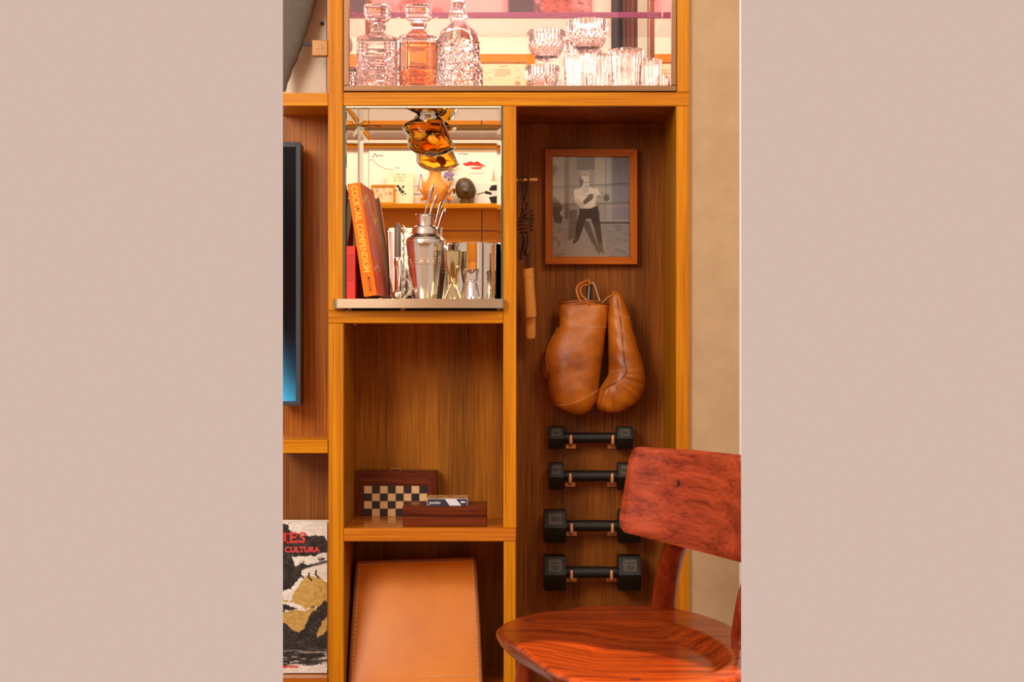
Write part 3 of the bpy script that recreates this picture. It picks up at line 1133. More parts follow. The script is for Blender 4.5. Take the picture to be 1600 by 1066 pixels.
OBx = (-.3238, 0, 0)
OBL = radians(8.6)
OB, OM = book('cocktail_book', 'orange cocktail book with patterned cover leaning left on the tray', (OBx[0], .002, ZT + .0046), .0285, .250, .225, OBL, radians(-3.0), M_ORANGE, M_PAGES, M_RED)
text_mesh('lettering', 'COCKTAIL COMPENDIUM', M_GOLDTX, OB, OM @ Matrix.Translation((.0135, -.0004, .149)) @ UP @ Matrix.Rotation(-pi / 2, 4, 'Z'), .0205, .0002, sx=.80)
text_mesh('lettering', 'MOLTONE', M_INK, OB, OM @ Matrix.Translation((.016, -.0004, .026)) @ UP @ Matrix.Rotation(-pi / 2, 4, 'Z'), .0085, .0001, sx=.82)
cp = Print(0, 92, 0, 125, .9)
cp.fill((255, 112, 40))
a1, a2 = cp.noise(14, 16, 11), cp.noise(10, 24, 12)
cp.put(np.clip((a1 - .52) * 7, 0, 1), (236, 120, 150), .9)
cp.put(np.clip((a2 - .60) * 9, 0, 1), (170, 120, 190), .35)
cp.put(np.clip((cp.noise(8, 20, 14) - .62) * 9, 0, 1), (255, 196, 90), .9)
cp.line([(2, 22), (30, 12), (60, 40), (80, 34)], 3, (255, 214, 100))
cp.line([(10, 96), (40, 90), (60, 104), (88, 96)], 2.4, (250, 190, 200))
cp.poly([(0, 100), (92, 92), (92, 125), (0, 125)], (240, 66, 24), .7, ((a1 - .5) * 20, (a2 - .5) * 20))
cp.build('printed_cover', lambda x, y: tuple(OM @ Vector((.0287, .225 * x / 92 * .995 + .0003, .250 * (1 - y / 125)))), M_COVP, OB)
for k in range(22):
    z_ = .05 + k * .0052
    box('cover_stripe', -.0003, .0002, .02, .15, z_, z_ + .0018, M_REDD, OB, 0, 1, OM)

RB, RM = book('red_book', 'small red book standing upright under the leaning orange book', (-.3628, .004, ZT + .0004), .0195, .116, .15, 0, 0, M_RED, M_PAGES)
for k in range(12):
    z_ = .040 + k * .0050
    box('spine_stripe', .002, .0175, -.0004, .0002, z_, z_ + .0017, M_REDD, RB, 0, 1, RM)

# ---------------------------------------------------------------- bar tools


def prof_px(pts, pxc, yc):
    s = (yc - CAMY) / FPX
    return [(max(r, .05) * s, WZ(py, yc)) for py, r in pts]


def zfix(p, z0, z1=None):
    """stretch a profile so that its foot stands on z0"""
    zmin = min(q[1] for q in p); zmax = max(q[1] for q in p)
    return [(r, z0 + (z - zmin) * (zmax - z0) / (zmax - zmin)) for r, z in p]


yS = .075
SK = thing('cocktail_shaker', 'satin steel cocktail shaker with stepped shoulder and open top', 'shaker', (WX(664, yS), yS, ZT))
pb = prof_px([(468, .05), (468, 19), (466, 20), (450, 22), (430, 24.3), (414, 26.3), (413, 27), (409, 27.2), (408.4, 26.8), (407.6, 27.4), (404, 27.6), (403, 27), (390, 28.6), (384, 29.2), (381.5, 30), (380, 30), (379.6, .05)], 664, yS)
lathe('cup', zfix(pb, ZT + .0003), WX(664, yS), yS, M_STEEL, SK, 64, None, 14)
pt = prof_px([(379.4, .05), (379.4, 29.6), (375, 29.4), (374, 28.4), (372, 27.6), (369, 24), (367, 21.5), (366, 20.5), (358, 20.2), (355, 19), (353.4, 15), (352.6, 13.8), (340, 13.5), (338, 13.9), (337, 15.2), (335.6, 15.4), (335, 14.6), (335.6, 13.2), (345, 12.5), (350, 12.4), (352, .05)], 664, yS)
lathe('shoulder', pt, WX(664, yS), yS, M_STEEL, SK, 64, None, 14)
TG = thing('ice_tongs', 'pair of steel ice tongs arms sticking up out of the shaker', 'tongs', W(662, 351, yS))
tube('arm', [W(661.5, 349, yS), W(664, 334, yS), W(668.5, 318, yS), W(672, 306, yS), W(675, 296, yS), W(677, 289, yS)], [.0012, .0014, .002, .0042, .0054, .002], M_CHROME, TG, 12, True, 30, .35)
tube('arm', [W(668.5, 349, yS + .004), W(672, 334, yS + .006), W(677, 320, yS + .01), W(681.5, 309, yS + .014), W(685, 302, yS + .016)], [.0016, .0022, .0036, .0042, .0014], M_CHROME, TG, 12, True, 30, .4)


def jigger(name, label, pxc, yc, pts, mat):
    J = thing(name, label, 'jigger', (WX(pxc, yc), yc, ZT))
    s = (yc - CAMY) / FPX
    (py_t, r_t), (py_w, r_w), r_b = pts
    zt, zw = WZ(py_t, yc), WZ(py_w, yc)
    up = [(r_w * s * .6, zw), (r_w * s, zw), (r_w * s * 1.12, zw + .002), (r_t * s * .86, zw + (zt - zw) * .55), (r_t * s * .97, zt - .002), (r_t * s * 1.03, zt - .0008), (r_t * s, zt), (r_t * s * .93, zt - .001), (r_t * s * .8, zw + (zt - zw) * .5), (.0003, zw + .006)]
    lathe('upper_cup', up, WX(pxc, yc), yc, mat, J, 48, None, 30)
    lo = [(r_w * s * .6, zw - .0006), (r_w * s * 1.15, zw - .0006), (r_w * s * 1.15, zw - .002), (r_w * s, zw - .003), (r_b * s * .9, ZT + (zw - ZT) * .22), (r_b * s, ZT + .0012), (r_b * s * .98, ZT + .0003), (r_b * s * .9, ZT + .001), (.0003, zw - .01)]
    lathe('lower_cup', lo, WX(pxc, yc), yc, mat, J, 48, None, 30)


jigger('jigger', 'taller pale-brass double jigger beside the shaker', 707.5, .04, ((392, 15.2), (442, 5.2), 15), M_BRASSJ)
jigger('jigger', 'small polished steel jigger in front of the ice bucket', 736.5, .02, ((420.5, 12.3), (439, 9.2), 14), M_CHROME)
yI = .12
IB = thing('ice_bucket', 'mirror-polished steel ice bucket at the right end of the tray', 'bucket', (WX(742.5, yI), yI, ZT))
s = (yI - CAMY) / FPX
zr = WZ(381, yI)
lathe('bucket_body', [(.0004, ZT + .0004), (39 * s, ZT + .0004), (40.5 * s, ZT + .003), (41.3 * s, (ZT + zr) / 2), (41.8 * s, zr - .001), (41.4 * s, zr), (40.4 * s, zr - .001), (39.6 * s, ZT + .006), (.0004, ZT + .005)], WX(741, yI), yI, M_CHROME, IB, 72, None, 30)
# mixing glass with tools
yG = .17
MG = thing('mixing_glass', 'clear mixing glass standing behind the muddler at the shaker', 'glass', (WX(627, yG), yG, ZT))
s = (yG - CAMY) / FPX
zr = WZ(357, yG)
lathe('glass_body', [(.0004, ZT + .0005), (18 * s, ZT + .0005), (19 * s, ZT + .003), (23.5 * s, zr - .001), (23.8 * s, zr), (23 * s, zr - .0005), (18 * s, ZT + .012), (.0004, ZT + .010)], WX(627, yG), yG, M_CLEAR, MG, 48, None, 30)
MU = thing('muddler', 'knurled steel muddler standing upright left of the shaker', 'muddler', W(622, 467, .11))
x_, y_ = WX(621.5, .11), .11
s = (y_ - CAMY) / FPX
lathe('grip', [(.0003, WZ(348, y_)), (2.6 * s, WZ(348.6, y_)), (3.4 * s, WZ(350, y_)), (3.6 * s, WZ(352, y_)), (5.2 * s, WZ(354, y_)), (5.4 * s, WZ(402, y_)), (.0003, WZ(402.4, y_))], x_, y_, M_KNURL, MU, 24, lambda a, i, z: 1 + .04 * sin(a * 12), 30)
lathe('shaft', [(.0003, WZ(402.5, y_)), (5.6 * s, WZ(403, y_)), (6.6 * s, WZ(410, y_)), (5.2 * s, WZ(420, y_)), (5.6 * s, ZT + .001), (.0003, ZT + .0005)], x_, y_, M_CHROME, MU, 24, None, 30)
m2x = WX(631, .125)
MU2 = thing('bar_spoon', 'steel twisted bar spoon standing between muddler and shaker', 'spoon', (m2x, .125, ZT))
pts = [(m2x + .0012 * cos(t * 60), .125 + .0012 * sin(t * 60), ZT + .004 + (WZ(352, .125) - ZT - .004) * t) for t in np.linspace(0, 1, 160)]
tube('twisted_stem', pts, .0020, M_CHROME, MU2, 8, True)
bm = bmesh.new()
bmesh.ops.create_uvsphere(bm, u_segments=20, v_segments=12, radius=.0055, matrix=Matrix.Translation((m2x, .125, ZT + .0062)))
from_bm('bowl', bm, M_CHROME, MU2, True)
bxc = W(620.5, 456, .045)
TB = thing('tea_ball', 'small round steel strainer ball in front of the mixing glass', 'strainer', (bxc[0], .045, ZT))
bm = bmesh.new()
bmesh.ops.create_uvsphere(bm, u_segments=24, v_segments=16, radius=.0105, matrix=Matrix.Translation((bxc[0], .045, ZT + .0108)))
from_bm('ball', bm, M_STEEL, TB, True)
tube('handle', [(bxc[0] + .004, .048, ZT + .020), W(624, 440, .05), W(625, 424, .055), W(624, 405, .06)], [.0014, .0016, .0018, .0022], M_CHROME, TB, 8, True, 20)
# coil strainer leaning: spring of wire
ST = thing('coil_strainer', 'steel wire coil strainer lying against the shaker base', 'strainer', W(634, 467, .04))
pts = []
for t in np.linspace(0, 1, 240):
    a = t * 2 * pi * 15
    c = W(628 + 11 * sin(pi * t) + 6 * t, 463 - 34 * t, .045 + .02 * t)
    pts.append((c[0] + .0042 * cos(a), c[1] + .0042 * sin(a) + .004, c[2] + .001 + .003 * sin(a) * .4))
zmn = min(p[2] for p in pts)
pts = [(p[0], p[1], p[2] - zmn + ZT + .001) for p in pts]
tube('coil', pts, .0007, M_CHROME, ST, 6, True)

# ---------------------------------------------------------------- amber glass pendant on the niche ceiling
yA = .128
AP = thing('glass_pendant', 'blown amber glass form hanging from the mirrored niche ceiling', 'pendant lamp', (WX(668, yA), yA, nz1 - .0045))


def adisp(X, Y, z, c, q):
    k = (z - 1.40) * 60
    return X + .0015 * sin(k * 1.7 + q * 3), Y, z + .001 * sin(c * 6)


AL = Loft([(181, 655, 687, .016), (184, 652, 690, .018), (188, 644, 694, .026), (194, 633, 695, .034), (200, 628, 697, .039), (206, 630, 699, .040), (212, 635, 702, .041), (218, 637, 706, .041), (226, 638, 710, .039), (232, 640, 711, .034), (239, 648, 699, .025), (243, 658, 686, .012), (244, 666, 676, .004)], yA, n=60, seg=64, disp=adisp)
nv0 = len(AL.V)
cxa, cza = WX(670, yA), WZ(214, yA)
inner = [(cxa + (x - cxa) * .93, yA + (y - yA) * .93, cza + (z - cza) * .93) for x, y, z in AL.V]
AL.V = AL.V + inner
inF = [tuple(reversed([i + nv0 for i in f])) for f in AL.F]
gb = mesh('glass_body', AL.V, [tuple(reversed(f)) for f in AL.F] + [tuple(reversed(f)) for f in inF], M_AMBERG, AP, True)
lathe('collar', [(.0004, nz1 - .0045), (.026, nz1 - .0045), (.0265, nz1 - .008), (.024, nz1 - .011), (.0225, nz1 - .016), (.0004, nz1 - .016)], WX(669, yA), yA, M_CHROME, AP, 48, None, 30)
M_EYE = plain('amber_boss', (236, 150, 10), 0.25, spec=.3)
pe = AL.front(678, 222, -.003)
bm = bmesh.new()
bmesh.ops.create_uvsphere(bm, u_segments=24, v_segments=14, radius=1, matrix=Matrix.Translation(pe) @ Matrix.Rotation(radians(-32), 4, 'Y').inverted() @ Matrix.Diagonal((.0145, .005, .0095, 1)))
from_bm('boss', bm, M_EYE, AP, True)

# ---------------------------------------------------------------- chess box, rosewood box, card box
zs2 = WZ(826) 
cy = .247
CB = thing('chess_box', 'folded rosewood chess box with checkered inlay standing against the back', 'game box', (WX(620, cy), .26, zs2))
bx0, bx1 = WX(555, cy), WX(684, cy)
bz0, bz1 = zs2 + .0003, WZ(736, cy)
rim = box('case_body', bx0, bx1, cy + .002, cy + .040, bz0, bz1, M_ROSEV, CB, .0012)
gx0, gx1, gz0, gz1 = WX(568.8, cy), WX(667.6, cy), WZ(806, cy), WZ(759.5, cy)
fr = bmesh.new()
t = .0022


def mitre(name, pts, mat):
    V = [(x, cy, z) for x, z in pts] + [(x, cy + t, z) for x, z in pts]
    F = [(0, 1, 2, 3), (7, 6, 5, 4), (0, 4, 5, 1), (1, 5, 6, 2), (2, 6, 7, 3), (3, 7, 4, 0)]
    return mesh(name, V, F, mat, CB)


mitre('border_strip', [(bx0, bz1), (gx0, gz1), (gx1, gz1), (bx1, bz1)], M_ROSE)
mitre('border_strip', [(bx0, bz0), (gx0, bz0), (gx0, gz1), (bx0, bz1)], M_ROSEV)
mitre('border_strip', [(bx1, bz0), (bx1, bz1), (gx1, gz1), (gx1, bz0)], M_ROSEV)
cw, ch = (gx1 - gx0) / 8, (gz1 - bz0) / 4
tiles = {}
for r in range(4):
    for c in range(8):
        lt = (r + c) % 2 == 0
        key = lt
        xa, zt_ = gx0 + c * cw, gz1 - r * ch
        if key not in tiles:
            o = box('square', xa + .00012, xa + cw - .00012, cy - .0002, cy + t, zt_ - ch + .00012, zt_ - .00012, M_PALEW if lt else M_EBON, CB, .0002)
            tiles[key] = (o, xa, zt_)
        else:
            s0_, xa0, zt0 = tiles[key]
            o = s0_.copy()
            C.objects.link(o)
            o.location = (xa - xa0, 0, zt_ - zt0)
tube('clasp', [W(611, 736, cy + .012), W(611.5, 733.3, cy + .012), W(618, 732.6, cy + .012), W(625.5, 733.3, cy + .012), W(626, 736, cy + .012)], .0013, M_BRASS, CB, 8, True, 20)

ry = .035
RBX = thing('wooden_box', 'small rosewood box with closed lid on the shelf front', 'box', (WX(694, ry), .09, zs2))
x0, x1 = WX(629, ry), WX(760, ry)
ztp = WZ(791.5, ry)
zl = WZ(806, ry)
box('body', x0, x1, ry, .153, zs2 + .0003, zl - .0003, M_ROSE, RBX, .0008)
box('lid', x0, x1, ry, .153, zl, ztp, M_ROSE, RBX, .0012)
box('clasp', WX(645, .13), WX(656, .13), .085, .105, ztp, ztp + .0012, M_BRASS, RBX, .0002)
ky = .046
KB = thing('card_box', 'navy and white playing card box lying on the rosewood box', 'card box', (WX(699, ky), .09, ztp))
kx0, kx1 = WX(667.3, ky), WX(730.3, ky)
kz0, kz1 = ztp + .0003, ztp + .0160
M_NAVY = plain('navy_card', (44, 48, 78), .4)
M_CWHITE = plain('white_card', (226, 228, 234), .4)
box('carton', kx0, kx1, ky, ky + .088, kz0, kz1, M_CWHITE, KB, .0004)
e = .0004


def kq(pts, mat, nm='printed_band'):
    V = [(x, ky - e, z) for x, z in pts] + [(x, ky + .0001, z) for x, z in pts]
    return mesh(nm, V, [(0, 1, 2, 3), (7, 6, 5, 4), (0, 4, 5, 1), (1, 5, 6, 2), (2, 6, 7, 3), (3, 7, 4, 0)], mat, KB)


hz0, hz1 = kz0 + .0004, kz1 - .0008
def kx(px): return WX(px, ky)
kq([(kx(668), hz0), (kx(702.5), hz0), (kx(695), hz1), (kx(668), hz1)], M_NAVY)
kq([(kx(721), hz0), (kx(729.6), hz0), (kx(729.6), hz1), (kx(712.5), hz1)], M_NAVY)
box('printed_band', kx(719.8), kx(726.8), ky - e * 1.6, ky, kz0 + .0065, kz0 + .010, M_CWHITE, KB, 0)
text_mesh('lettering', 'Jumbo', M_CWHITE, KB, Matrix.Translation((kx(679), ky - e * 1.5, kz0 + .0068)) @ UP, .0098, .0001, shear=.25)
tp = Print(0, 64, 0, 88, .8)
tp.fill((214, 180, 130))
q1 = tp.noise(12, 14, 31)
tp.put(np.clip((q1 - .5) * 8, 0, 1), (196, 70, 40)); tp.put(np.clip((tp.noise(10, 12, 33) - .55) * 9, 0, 1), (230, 190, 60)); tp.put(np.clip((tp.noise(8, 12, 35) - .6) * 9, 0, 1), (60, 50, 56))
tp.build('printed_top', lambda x, y: (kx0 + (kx1 - kx0) * x / 64, ky + .088 - y * .001, kz1 + .0002), M_GLOSSP, KB)

# ---------------------------------------------------------------- tan leather case, bottom middle
zs3 = WZ(1086)
LC = thing('leather_case', 'large tan stitched leather case standing in the bottom middle compartment', 'case', (WX(650), .12, zs3))


def LCp(u, v, off=0.0):
    """u 0..1 across, v 0..1 upward on the front face"""
    yv = .035 + .10 * v + .03 * v * v
    l = 545.5 + 13 * v ** 1.2
    r = 751.5 - 10 * v ** 1.3
    pyv = 1095 - (1095 - (880 - 6 * u)) * v
    bulge = .010 * (sin(pi * u) ** .5) * (sin(pi * min(max(v, .0), 1)) ** .5)
    x, y, z = W(l + (r - l) * u, pyv, yv)
    return (x, y - bulge - off, max(z, zs3 + .0005))


nu, nv = 40, 50
V, F = [], []
for j in range(nv + 1):
    for i in range(nu + 1):
        V.append(LCp(i / nu, j / nv))
for j in range(nv):
    for i in range(nu):
        a = j * (nu + 1) + i
        F.append((a, a + 1, a + nu + 2, a + nu + 1))
base = len(V)
ring = [i for i in range(nu + 1)] + [(j + 1) * (nu + 1) - 1 for j in range(1, nv + 1)] + [nv * (nu + 1) + i for i in range(nu - 1, -1, -1)] + [j * (nu + 1) for j in range(nv - 1, 0, -1)]
for idx in ring:
    x, y, z = V[idx]
    V.append((x * 1.0, .012 + y, z))
for k in range(len(ring)):
    k2 = (k + 1) % len(ring)
    F.append((ring[k2], ring[k], base + k, base + k2))
F.append(tuple(base + k for k in range(len(ring))))
mesh('front_panel', V, F, M_TAN, LC, 60)
# body behind
V = []
cs = [LCp(0, 0), LCp(1, 0), LCp(1, 1), LCp(0, 1)]
for x, y, z in cs:
    V.append((x * .985 - .004, y + .013, z - (.002 if z > .4 else 0)))
for x, y, z in cs:
    V.append((x * .96 - .010, min(YB - .012, y + .13), max(z - (.012 if z > .4 else 0), zs3 + .0005)))
mesh('body', V, [(0, 1, 2, 3), (7, 6, 5, 4), (0, 4, 5, 1), (1, 5, 6, 2), (2, 6, 7, 3), (3, 7, 4, 0)], M_TANE, LC)
for nm, path in (('edge_piping', [(.0, v) for v in np.linspace(0, 1, 30)] + [(u, 1.0) for u in np.linspace(.03, 1, 30)] + [(1.0, v) for v in np.linspace(.97, 0, 30)]),):
    tube(nm, [LCp(u, v, -.004) for u, v in path], .0052, M_TANE, LC, 8, True)


def stitches(fn, path, parent, mat=M_THREAD, r=.0007, on=.6, name='stitching', step=.0042):
    """a run of thread dashes following path (list of args to fn), as one part"""
    P = [Vector(fn(*a)) for a in path]
    V, F = [], []
    acc, run, cur = 0.0, True, [P[0]]
    for a, b in zip(P[:-1], P[1:]):
        L = (b - a).length
        n = max(1, int(L / (step / 4)))
        for k in range(1, n + 1):
            q = a.lerp(b, k / n)
            acc += L / n
            if run:
                cur.append(q)
                if acc > step * on:
                    tube_vf(cur, r, 5, V, F)
                    run, acc, cur = False, 0, []
            elif acc > step * (1 - on):
                run, acc, cur = True, 0, [q]
    o = mesh(name, V, F, mat, parent)
    o['kind'] = 'stuff'
    return o


ins = .018
stitches(lambda u, v: LCp(u, v, .0008), [(ins, v) for v in np.linspace(.06, .985, 60)], LC, r=.0011, step=.007)
stitches(lambda u, v: LCp(u, v, .0008), [(u, .988) for u in np.linspace(ins, 1 - ins, 60)], LC, r=.001, step=.007)
stitches(lambda u, v: LCp(u, v, .0008), [(1 - ins, v) for v in np.linspace(.985, .06, 60)], LC, r=.0011, step=.007)
stitches(lambda u, v: LCp(u, v, .0008), [(u, .155 + .03 * u) for u in np.linspace(.5, 1 - ins, 40)], LC, r=.001, step=.007)

# ---------------------------------------------------------------- framed photograph of a boxer
fy = .272
FR = thing('framed_photograph', 'wood-framed black and white photograph of a shirtless boxer in dark tights', 'picture', (WX(924, fy), .29, WZ(413, fy)))


def mitred_frame(parent, X0, X1, Z0, Z1, wd, y0, y1, mat, mat2, flip=False):
    for nm, o_, i_ in (('t', ((X0, Z1), (X1, Z1)), ((X0 + wd, Z1 - wd), (X1 - wd, Z1 - wd))), ('b', ((X0, Z0), (X1, Z0)), ((X0 + wd, Z0 + wd), (X1 - wd, Z0 + wd))),
                       ('l', ((X0, Z0), (X0, Z1)), ((X0 + wd, Z0 + wd), (X0 + wd, Z1 - wd))), ('r', ((X1, Z0), (X1, Z1)), ((X1 - wd, Z0 + wd), (X1 - wd, Z1 - wd)))):
        q = [o_[0], o_[1], i_[1], i_[0]]
        bm = bmesh.new()
        vs = [bm.verts.new((x, y, z)) for y in (y0, y1) for x, z in q]
        for f in ((0, 1, 2, 3), (7, 6, 5, 4), (0, 4, 5, 1), (1, 5, 6, 2), (2, 6, 7, 3), (3, 7, 4, 0)):
            bm.faces.new([vs[i] for i in f])
        bmesh.ops.bevel(bm, geom=list(bm.edges), offset=.0007, segments=1, affect='EDGES')
        from_bm('frame_bar', bm, mat if nm in 'tb' else mat2, parent)


M_PICV = wood('picture_frame_wood_upright', (140, 66, 12), (190, 96, 22), 'Z', rough=0.35)
mitred_frame(FR, WX(852, fy), WX(996, fy), WZ(413, fy), WZ(232.5, fy), 11.8 * (fy - CAMY) / FPX, fy, YB - .0006, M_PIC, M_PICV)
g = Print(861.5, 985.5, 242.5, 403.5, 1.7)
bgx = (g.X - 862) / 122
g.I[:] = np.array((158, 152, 140))
g.put(bgx * 0 + 1, (150, 146, 140))
g.put(np.clip((g.X - 935) / 40, 0, 1), (128, 124, 134))
g.rect(861, 242, 881, 404, (168, 166, 150)); g.rect(881, 242, 883.5, 404, (120, 112, 98)); g.rect(883.5, 242, 889, 374, (104, 92, 80)); g.rect(889, 242, 900, 374, (150, 146, 138))
g.rect(901, 242, 929, 265, (96, 94, 84)); g.rect(929, 242, 945, 300, (170, 166, 152)); g.rect(946, 242, 947, 404, (96, 94, 100)); g.rect(947, 242, 956, 360, (156, 152, 150))
g.rect(908, 268, 921, 278, (196, 190, 172)); g.rect(911, 271, 918, 276, (150, 144, 132))
g.rect(930, 300, 946, 404, (158, 154, 140), .6)
for a, b in ((289, 287), (318, 317)):
    g.line([(861, a + 4), (900, a + 1), (946, a - .5), (986, b - 1)], 1.3, (78, 76, 80)); g.line([(861, a + 7), (900, a + 4), (946, a + 2), (986, b + 1)], .8, (100, 98, 100))
g.rect(861, 345, 986, 404, (142, 132, 126), .85)
g.rect(930, 347, 986, 349.5, (64, 62, 66)); g.rect(861, 343, 986, 345, (176, 172, 160), .6)
g.put((g.noise(14, 14, 51) - .3) * (g.Y > 350), (176, 164, 154), .5)
g.put(np.clip((g.noise(10, 3, 52) - .5) * 4, 0, 1) * (g.X > 948) * (g.Y > 352), (104, 102, 112), .7)
g.poly([(862, 258), (873, 262), (866, 275), (862, 274)], (88, 84, 78)); g.poly([(862, 305), (872, 313), (880, 325), (874, 334), (880, 340), (876, 350), (866, 347), (862, 330)], (78, 74, 70))
g.put(np.clip((g.noise(6, 6, 53) - .55) * 6, 0, 1) * (g.X < 881) * (g.Y > 350), (120, 100, 90), .8)
g.poly([(890, 328), (902, 328), (900, 372), (888, 376)], (92, 84, 74), .8)
# the boxer
DK, SKc, SK2, SK3 = (52, 46, 42), (224, 216, 204), (196, 186, 172), (150, 140, 128)
g.limb(914, 328, 7, 906, 352, 6, DK); g.limb(906, 352, 6, 902, 372, 3.2, DK); g.limb(902, 372, 3, 897, 379, 2.2, (60, 54, 50))
g.limb(916, 350, 5, 928, 378, 3.4, (74, 66, 60), .8); g.limb(928, 378, 3, 938, 397, 2.4, (86, 76, 68), .8)
g.limb(926, 328, 8.5, 933, 352, 5.5, DK); g.limb(933, 352, 5.2, 938, 382, 3.6, (66, 60, 54)); g.limb(938, 382, 3.4, 941, 398, 2.8, (96, 88, 78)); g.limb(939, 397, 2.6, 944, 401, 1.8, (150, 142, 124))
g.poly([(906, 324), (934, 322), (937, 336), (936, 342), (904, 342), (905, 332)], DK)
g.poly([(901, 296), (910, 293), (922, 292), (930, 296), (932, 310), (931, 322), (922, 326), (910, 326), (905, 320), (902, 308)], SKc)
g.limb(901, 300, 4.6, 903, 314, 4.4, SKc); g.limb(903, 315, 4.2, 909, 323, 3.2, SK2); g.limb(909, 322, 3.0, 916, 312, 2.6, SK2)
g.limb(930, 298, 4.6, 936, 308, 4.2, SKc); g.limb(936, 308, 3.8, 947, 312, 2.8, SK3)
g.line([(908, 304), (920, 306), (930, 303)], 1, SK3, .7); g.line([(918, 307), (919, 320)], .9, SK3, .5); g.line([(931, 306), (930, 320)], 1.2, SK3, .8)
g.limb(914, 316, 3, 922, 309, 4.3, (58, 52, 48)); g.ell(923, 307, 4.6, 4.2, (74, 66, 60)); g.ell(948, 309, 4.8, 5.6, (56, 52, 50)); g.ell(951, 306, 2, 3.4, (130, 124, 116), .6)
g.limb(915, 292, 4, 915, 298, 4.5, SK2); g.ell(913.5, 285, 7.6, 9.6, SKc); g.ell(908, 283, 3.4, 9.0, (88, 80, 72)); g.ell(914, 277.5, 7, 3.2, (220, 214, 202))
g.line([(911, 285), (913.5, 284.6)], 1.2, (60, 54, 50)); g.line([(917, 285), (919.5, 284.6)], 1.2, (60, 54, 50)); g.line([(915.4, 285), (916, 289)], .9, SK3); g.line([(913, 292), (917.5, 291.6)], 1.1, (100, 80, 72))
g.line([(866, 398), (882, 397)], 1, (70, 66, 62)); g.line([(868, 400.5), (878, 400)], .8, (70, 66, 62))
g.I += (nrg.rand(*g.X.shape)[..., None] - .5) * 9
g.build('photograph', lambda x, y: W(x, y, fy + .012), M_PRINT, FR)
box('glass_pane', WX(862.5, fy), WX(984.5, fy), fy + .006, fy + .008, WZ(402.5, fy), WZ(243.5, fy), M_PICPANE, FR, 0)
box('backing_board', WX(862, fy), WX(986, fy), fy + .014, fy + .018, WZ(404, fy), WZ(243, fy), M_INKL, FR, 0)

# ---------------------------------------------------------------- skipping rope on its peg
yR = .20
PG = thing('wooden_peg', 'short wooden peg projecting from the upright to hold the skipping rope', 'peg', (WX(806.8), yR, WZ(281, yR)))
lathe_m = None
x0_, x1_ = WX(806.9), WX(840, yR)
tube('peg_shaft', [(x0_ + .0002, yR, WZ(281.5, yR)), (x0_ + .02, yR, WZ(281.2, yR)), (x1_ - .002, yR, WZ(280.8, yR)), (x1_, yR, WZ(280.8, yR))], [.0034, .0036, .0036, .002], M_HANDLE, PG, 14, 40)
JR = thing('skipping_rope', 'brown leather skipping rope knotted in a hank with wooden handles', 'skipping rope', W(821, 531, yR))


def rp(pts, r=.0023, nm='rope_strand', n=40):
    tube(nm, [W(a, b, yR + c) for a, b, c in pts], r, M_ROPE, JR, 8, True, n)


rp([(821, 345, -.01), (817, 320, -.008), (813, 295, -.006), (811.5, 281, -.007), (812.5, 276.8, 0), (814.5, 281, .007), (817, 300, .006), (822, 335, .004)])
rp([(816, 340, -.006), (820, 315, -.008), (825, 296, -.006), (826, 283, -.007), (824.6, 276.8, 0), (823.5, 282, .007), (822, 300, .006), (817, 330, .005)])
rp([(822, 342, 0), (821, 318, .003), (817.5, 300, .002), (816, 283, -.007), (817.5, 276.6, 0), (819.5, 282, .006), (819, 310, .006), (814, 340, .006)])
for k, yy in enumerate((333, 338.5, 344, 349.5, 355, 360.5)):
    wd = (8, 10, 10.6, 10.8, 10.4, 9.5)[k]
    cxp = (823, 822, 821.5, 821, 821, 822)[k]
    P = []
    for j in range(25):
        a = 2 * pi * j / 24
        P.append((cxp + wd * cos(a), yy - 2.5 * cos(a) + k * .2, -.011 * sin(a)))
    rp(P, .0029, 'knot_turn', 48)
rp([(818, 330, -.004), (824, 318, -.007), (826, 326, -.012), (816, 336, -.013), (812, 344, -.010)], .0027)
for P in ([(818, 362, 0), (813, 385, -.006), (811, 400, -.004), (812, 405, 0), (815, 398, .004), (820, 364, .006)],
          [(821, 362, -.004), (819, 385, -.009), (815, 400, -.007), (817, 404, -.002), (822, 385, .003), (824, 364, .004)],
          [(817, 362, -.008), (822, 380, -.011), (823, 398, -.007), (825, 392, -.004), (826, 375, 0), (822, 362, 0)],
          [(820, 362, .002), (816, 380, .004), (813.5, 396, .006), (817, 398, .008), (823, 364, .008)]):
    rp(P)
rp([(822, 364, -.003), (820.5, 385, -.003), (822.5, 404, -.002), (825, 421, -.001)], .0020)
rp([(823, 366, .006), (825, 390, .009), (826, 430, .012), (828, 495, .014)], .0020)


def handle(pts, yh, nm):
    V, F = tube_vf([W(a, b, yh) for a, b, r in pts], [r * (yh - CAMY) / FPX for a, b, r in pts], 28)
    return mesh(nm, V, F, M_HANDLE, JR, 35)


handle([(825.4, 419.8, 7.6), (825.5, 420.4, 8.6), (826, 434, 8.8), (826.1, 434.8, 7.6), (826.2, 435.4, 8.2), (827, 450, 8.4), (828.6, 475, 8.6), (829.4, 492, 9), (829.6, 495.5, 8.4), (829.7, 497.2, 5)], yR - .002, 'handle')
handle([(827, 455, 7.6), (828.2, 480, 8), (829, 510, 8.2), (829.3, 524, 8.2), (829.4, 529, 6.6), (829.4, 531.4, 3)], yR + .030, 'handle')

# ---------------------------------------------------------------- boxing gloves
yL = .235


def gdisp(X, Y, z, c, q):
    k = .0003 * sin(z * 210 + X * 60) * sin(X * 130) + .0006 * sin(z * 60 - X * 90) + .0012 * math.exp(-((z - WZ(587, .235)) / .004) ** 2 - ((X - WX(866, .235)) / .02) ** 2)
    if q > 0: Y -= k * 1.2
    return X + k * .5, Y, z


